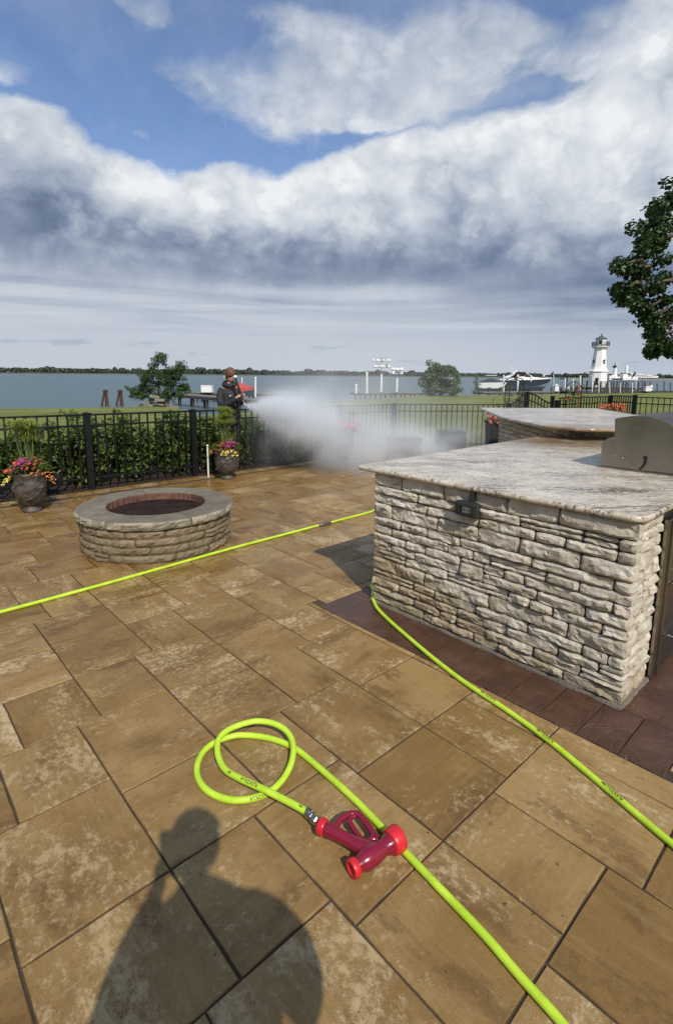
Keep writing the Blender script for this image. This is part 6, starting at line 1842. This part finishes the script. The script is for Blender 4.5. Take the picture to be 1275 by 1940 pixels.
# the man with the pressure washer, behind the fence
MP = atd(434, 760, 9.15); MP.z = 0
def man():
    B = skin_figure('person', [
        [(V3((0, 0, .92)), .06), (V3((0, 0, 1.10)), .10), (V3((.0, 0, 1.30)), .12), (V3((.015, -.01, 1.43)), .055), (V3((.03, -.02, 1.50)), .05)],
        [(V3((0, 0, .92)), .06), (V3((-.10, .0, .86)), .045), (V3((-.11, -.02, .48)), .055), (V3((-.12, .0, .09)), .04), (V3((-.12, -.13, .04)), .03)],
        [(V3((0, 0, .92)), .06), (V3((.10, .0, .86)), .045), (V3((.12, -.03, .48)), .055), (V3((.13, .02, .09)), .04), (V3((.14, -.11, .04)), .03)],
        [(V3((.0, 0, 1.30)), .12), (V3((-.12, -.03, 1.33)), .045), (V3((-.10, -.17, 1.08)), .022), (V3((.06, -.235, 1.13)), .022), (V3((.205, -.265, 1.235)), .024)],
        [(V3((.0, 0, 1.30)), .12), (V3((.11, .05, 1.33)), .045), (V3((.19, -.02, 1.10)), .022), (V3((.235, -.12, 1.13)), .022), (V3((.255, -.21, 1.185)), .024)],
    ] + hand_chains(V3((.205, -.265, 1.235)), V3((.75, -.05, .5)), V3((-.2, .5, .8)), 1.0) + hand_chains(V3((.255, -.21, 1.185)), V3((.25, -.5, .35)), V3((1, 0, 0)), 1.0), M_SKIN)
    B.location = MP
    tag(B, 'young man in a black hooded jacket holding a pressure washer wand behind the fence', 'person')
    J = skin_figure('jacket', [
        [(V3((0, 0, .90)), (.20, .145)), (V3((0, 0, 1.0)), (.185, .13)), (V3((0, 0, 1.15)), (.19, .13)), (V3((.0, 0, 1.31)), (.185, .12)), (V3((.01, -.005, 1.40)), (.09, .085))],
        [(V3((.0, 0, 1.31)), (.165, .13)), (V3((-.13, -.04, 1.335)), .074), (V3((-.135, -.12, 1.19)), .068), (V3((-.095, -.18, 1.08)), .062), (V3((.02, -.22, 1.10)), .062), (V3((.12, -.245, 1.165)), .052), (V3((.19, -.262, 1.222)), .042)],
        [(V3((.0, 0, 1.31)), (.165, .13)), (V3((.12, .06, 1.335)), .07), (V3((.18, .02, 1.18)), .064), (V3((.195, -.03, 1.10)), .058), (V3((.235, -.12, 1.13)), .048), (V3((.25, -.19, 1.17)), .04)],
    ], M_JACKET, B)
    hood = skin_figure('hood', [[(V3((-.085, -.02, 1.43)), .06), (V3((-.06, .065, 1.445)), .07), (V3((.05, .07, 1.45)), .07), (V3((.11, .0, 1.43)), .055), (V3((.08, -.075, 1.405)), .048), (V3((-.01, -.09, 1.405)), .048), (V3((-.085, -.02, 1.43)), .06)]], M_JACKET, B, 1)
    lg = MB(); lg.box((.055, -.155, 1.245), (.035, .004, .016), rot=Matrix.Rotation(-.6, 3, 'Y')); lg.add([(.03, -.157, 1.235), (.075, -.157, 1.262), (.05, -.157, 1.25)], [(0, 1, 2)]); lg.build('chest_logo', M_WHITE, J)
    T = skin_figure('trousers', [
        [(V3((0, 0, .96)), (.165, .12)), (V3((0, 0, .86)), (.16, .12)), (V3((-.10, 0, .76)), .098), (V3((-.11, -.02, .48)), .075), (V3((-.12, .0, .12)), .062)],
        [(V3((0, 0, .86)), (.16, .12)), (V3((.10, 0, .76)), .098), (V3((.12, -.03, .48)), .075), (V3((.13, .02, .12)), .062)]], M_TROUS, B)
    for s, y in ((-.12, 0), (.135, .02)):
        MB().box((s, y - .05, .045), (.10, .28, .09), bev=.035).build('boot', M_SHOE, B)
    face = V3((.55, -.80, -.22)); hc = V3((.035, -.03, 1.575))
    hd, M = head_mesh(B, hc, face, V3((0, 0, 1)), M_SKIN, .098)
    hair_mesh(B, hc + V3((0, 0, .006)), M, .108)
    ear = MB(); ear.ball(hc + M @ V3((-.088, -.01, -.02)), .033, 10, 8, (.6, 1, 1.1)); ear.ball(hc + M @ V3((.088, -.01, -.02)), .033, 10, 8, (.6, 1, 1.1))
    ear.build('white_ear_muffs', M_WHITE, B)
    return B
man()
# wand held in both hands
wd = empty('pressure_washer_wand', MP + V3((.285, -.30, 1.22))); tag(wd, 'black pressure washer gun and thin lance held by the man', 'pressure washer')
M_RUBBER = material('black_rubber', color=(.015, .015, .016), rough=.5)
MB().tube([(-.115, .03, .33), (-.07, .02, .20), (-.01, 0.01, .03)], .018, 8).build('gun_tube', M_RUBBER, wd)
MB().lathe([(0, 0), (.03, 0), (.034, .02), (.02, .04), (0, .045)], (-.116, .03, .325), 12).build('white_knob', M_WHITE, wd)
MB().tube([(-.01, 0.01, .04), (.0, .0, -.01), (.01, -.01, -.05)], [.022, .018, .014], 8).build('grip', M_RUBBER, wd)
MB().tube([(.01, -.01, -.04), (.035, -.02, -.095)], .0085, 6).build('lance', M_STEEL, wd)
MB().tube([(.035, -.02, -.095), (.042, -.022, -.115)], .014, 8).build('nozzle_tip', M_WHITE, wd)
MB().tube(smooth_path([(-.07, .02, .2), (-.06, .06, .0), (-.10, .10, -.30), (-.18, .3, -.8), (-.2, .5, -1.1)], 5), .009, 6).build('pressure_hose', M_RUBBER, wd)

# the photographer: only the shadow falls into the picture
def shadow_person():
    B = skin_figure('person', [
        [(V3((.16, -.16, .92)), .11), (V3((.16, -.15, 1.15)), .11), (V3((.16, -.14, 1.34)), .12), (V3((.15, -.12, 1.45)), .05), (V3((.14, -.11, 1.52)), .05)],
        [(V3((.16, -.16, .92)), .11), (V3((.05, -.16, .84)), .085), (V3((.04, -.14, .46)), .06), (V3((.03, -.17, .08)), .042), (V3((.02, -.03, .04)), .03)],
        [(V3((.16, -.16, .92)), .11), (V3((.27, -.16, .84)), .085), (V3((.28, -.15, .46)), .06), (V3((.29, -.18, .08)), .042), (V3((.30, -.04, .04)), .03)],
        [(V3((.16, -.14, 1.34)), .12), (V3((.03, -.12, 1.33)), .06), (V3((-.15, -.06, 1.08)), .038), (V3((-.09, -.05, 1.27)), .03), (V3((-.015, -.03, 1.44)), .024)],
        [(V3((.16, -.14, 1.34)), .12), (V3((.33, -.09, 1.36)), .065), (V3((.365, -.04, 1.13)), .045), (V3((.23, -.04, 1.34)), .034), (V3((.085, -.03, 1.47)), .026)],
    ] + hand_chains(V3((-.015, -.03, 1.44)), V3((.1, .0, .9)), V3((0, -1, 0)), .9, .3) + hand_chains(V3((.085, -.03, 1.47)), V3((-.1, .0, .9)), V3((0, 1, 0)), .95, .3), M_SKIN)
    tag(B, 'photographer whose dark shadow falls across the foreground paving', 'person')
    skin_figure('sweatshirt', [
        [(V3((.16, -.16, .86)), (.21, .16)), (V3((.17, -.15, 1.05)), (.21, .15)), (V3((.17, -.14, 1.22)), (.21, .14)), (V3((.165, -.14, 1.36)), (.19, .12)), (V3((.125, -.13, 1.45)), (.135, .11)), (V3((.13, -.13, 1.54)), (.09, .085))],
        [(V3((.165, -.14, 1.36)), (.19, .12)), (V3((.04, -.12, 1.345)), .082), (V3((-.06, -.10, 1.22)), .085), (V3((-.155, -.06, 1.08)), .068), (V3((-.09, -.05, 1.26)), .052), (V3((-.02, -.035, 1.40)), .038)],
        [(V3((.165, -.14, 1.36)), (.19, .12)), (V3((.33, -.07, 1.385)), .098), (V3((.365, -.04, 1.25)), .092), (V3((.36, -.03, 1.12)), .075), (V3((.27, -.04, 1.28)), .056), (V3((.13, -.04, 1.41)), .042)],
    ], M_JACKET, B)
    skin_figure('trousers', [
        [(V3((.16, -.16, .95)), (.19, .14)), (V3((.16, -.16, .85)), (.19, .14)), (V3((.05, -.16, .74)), .105), (V3((.04, -.14, .46)), .08), (V3((.03, -.17, .10)), .068)],
        [(V3((.16, -.16, .85)), (.19, .14)), (V3((.27, -.16, .74)), .105), (V3((.28, -.15, .46)), .08), (V3((.29, -.18, .10)), .068)]], M_TROUS, B)
    for x, y in ((.03, -.12), (.29, -.13)): MB().box((x, y, .045), (.10, .28, .09), bev=.035).build('boot', M_SHOE, B)
    hc = V3((.14, -.115, 1.665)); hd, M = head_mesh(B, hc, V3((.05, 1, -.15)), V3((0, 0, 1)), M_SKIN, .09)
    hair_mesh(B, hc + V3((0, 0, .004)), M, .090)
shadow_person()
ph = empty('phone', (0, 0, HC)); tag(ph, 'phone held up by the photographer at the lens position', 'phone')
q = ROT @ Matrix(((1, 0, 0), (0, 0, -1), (0, 1, 0)))
q3_ = Matrix((cx_, -cz_, cy_)).transposed()
wchild(MB().box(V3((0, 0, HC)) + cz_ * .012 - cy_ * .055 + cx_ * .022, (.073, .008, .148), rot=q3_, bev=.003).build('phone_body', M_RUBBER), ph)

# ------------------------------------------------------------------ spray
def spray_material():
    m = bpy.data.materials.new('water_spray'); m.use_nodes = True; g = G(m.node_tree)
    out = g.n.new('ShaderNodeOutputMaterial'); v = g.n.new('ShaderNodeVolumePrincipled')
    v.inputs['Color'].default_value = (.90, .945, 1.0, 1); v.inputs['Anisotropy'].default_value = -.2
    p = g.geo('Position'); x, y, z = g.sep(p)
    n1 = g.noise(g.vadd(p, (3., 1., 0.)), 1.5, 5, .6, .4); n2 = g.noise(p, .7, 2, .5)
    wx = x + (n2 - .5) * .8; wz = z + (n1 - .5) * .9
    def bl(cx_, cy_, cz__, sx, sy, sz, a):
        qx, qy, qz = (wx - cx_) / sx, (y - cy_) / sy, (wz - cz__) / sz
        return g.m('EXPONENT', -(qx * qx + qy * qy + qz * qz)) * a
    nx, ny, nzz = NOZ
    # cone of spray leaving the lance
    t = g.mx((x - nx), 0.0001)
    rz = (z - (nzz - t * .22)) / (t * .30 + .03); ry = (y - (ny - t * .25)) / (t * .34 + .04)
    cone = g.m('EXPONENT', -(rz * rz + ry * ry)) * g.smooth(x, nx - .01, nx + .05) * g.m('EXPONENT', -(t * 1.75)) * 32.0
    dn = bl(nx + .62, 8.75, 1.02, .36, .45, .27, 2.9) + bl(nx + .92, 8.85, .70, .36, .5, .30, 1.7) + bl(nx + 1.75, 9.2, .62, .75, .8, .50, .80) + bl(nx + 2.9, 9.9, .38, 1.1, .9, .32, 1.2)
    dn = dn + bl(nx + 1.3, 9.2, 1.5, 1.1, .8, .8, .15) + bl(nx + 3.0, 9.9, .9, 1.8, 1.2, .9, .09) + bl(nx + 2.0, 9.4, .2, 1.5, .9, .28, .25)
    den = cone * (.35 + .65 * g.smooth(n1, .30, .55)) + dn * g.smooth(n1, .36, .66) * 1.35
    # fades out before the domain walls
    cen = SPC; hs_ = SPH
    for a, c_, h_ in ((x, cen[0], hs_[0]), (y, cen[1], hs_[1]), (z, cen[2], hs_[2])):
        den = den * g.smooth(g.m('ABSOLUTE', a - c_) * -1.0, -h_, -h_ * .72)
    g.put(v.inputs['Density'], den)
    g.l.new(v.outputs[0], out.inputs['Volume']); return m
NOZ = MP + V3((.285, -.30, 1.22)) + V3((.042, -.022, -.115))
SPC, SPH = (NOZ.x + 2.45, 9.6, 1.35), (2.75, 1.75, 1.75)
# the jet itself: a narrow fan of dense droplets leaving the lance
JD = V3((.90, -.16, -.26)).normalized(); JL = .85
def jet_material():
    m = bpy.data.materials.new('spray_jet_mist'); m.use_nodes = True; g = G(m.node_tree)
    out = g.n.new('ShaderNodeOutputMaterial'); v = g.n.new('ShaderNodeVolumePrincipled')
    v.inputs['Color'].default_value = (.92, .955, 1.0, 1); v.inputs['Anisotropy'].default_value = -.2
    c = g.coord(); x, y, z = g.sep(c)
    t = g.mx(z, .02); r_ = g.m('SQRT', x * x + y * y) / (t * .52 + .015)
    n = g.noise(g.vec(x / t * .9, y / t * .9, z * 1.6), 3.2, 5, .6); n2 = g.noise(c, 7, 5, .6)
    den = g.smooth(r_ * -1.0 + (n2 - .5) * .7, -1.0, -.25) * (.25 + g.smooth(n, .38, .62)) * g.m('EXPONENT', -(t * 2.4)) * 17.0 * g.smooth(-z, -JL * .97, -JL * .45)
    g.put(v.inputs['Density'], den); g.l.new(v.outputs[0], out.inputs['Volume']); return m
jm = MB().lathe([(.012, 0), (.12, .16), (.50, JL)], n=24).build('spray_jet', jet_material())
jm.location = NOZ; jm.rotation_euler = JD.to_track_quat('Z', 'Y').to_euler(); tag(jm, 'dense fan of spray shooting from the lance tip', kind='stuff')
sp3 = MB().box(SPC, (SPH[0] * 2, SPH[1] * 2, SPH[2] * 2)).build('spray_mist', spray_material())
tag(sp3, 'white drifting water spray blown over the fence', kind='stuff')
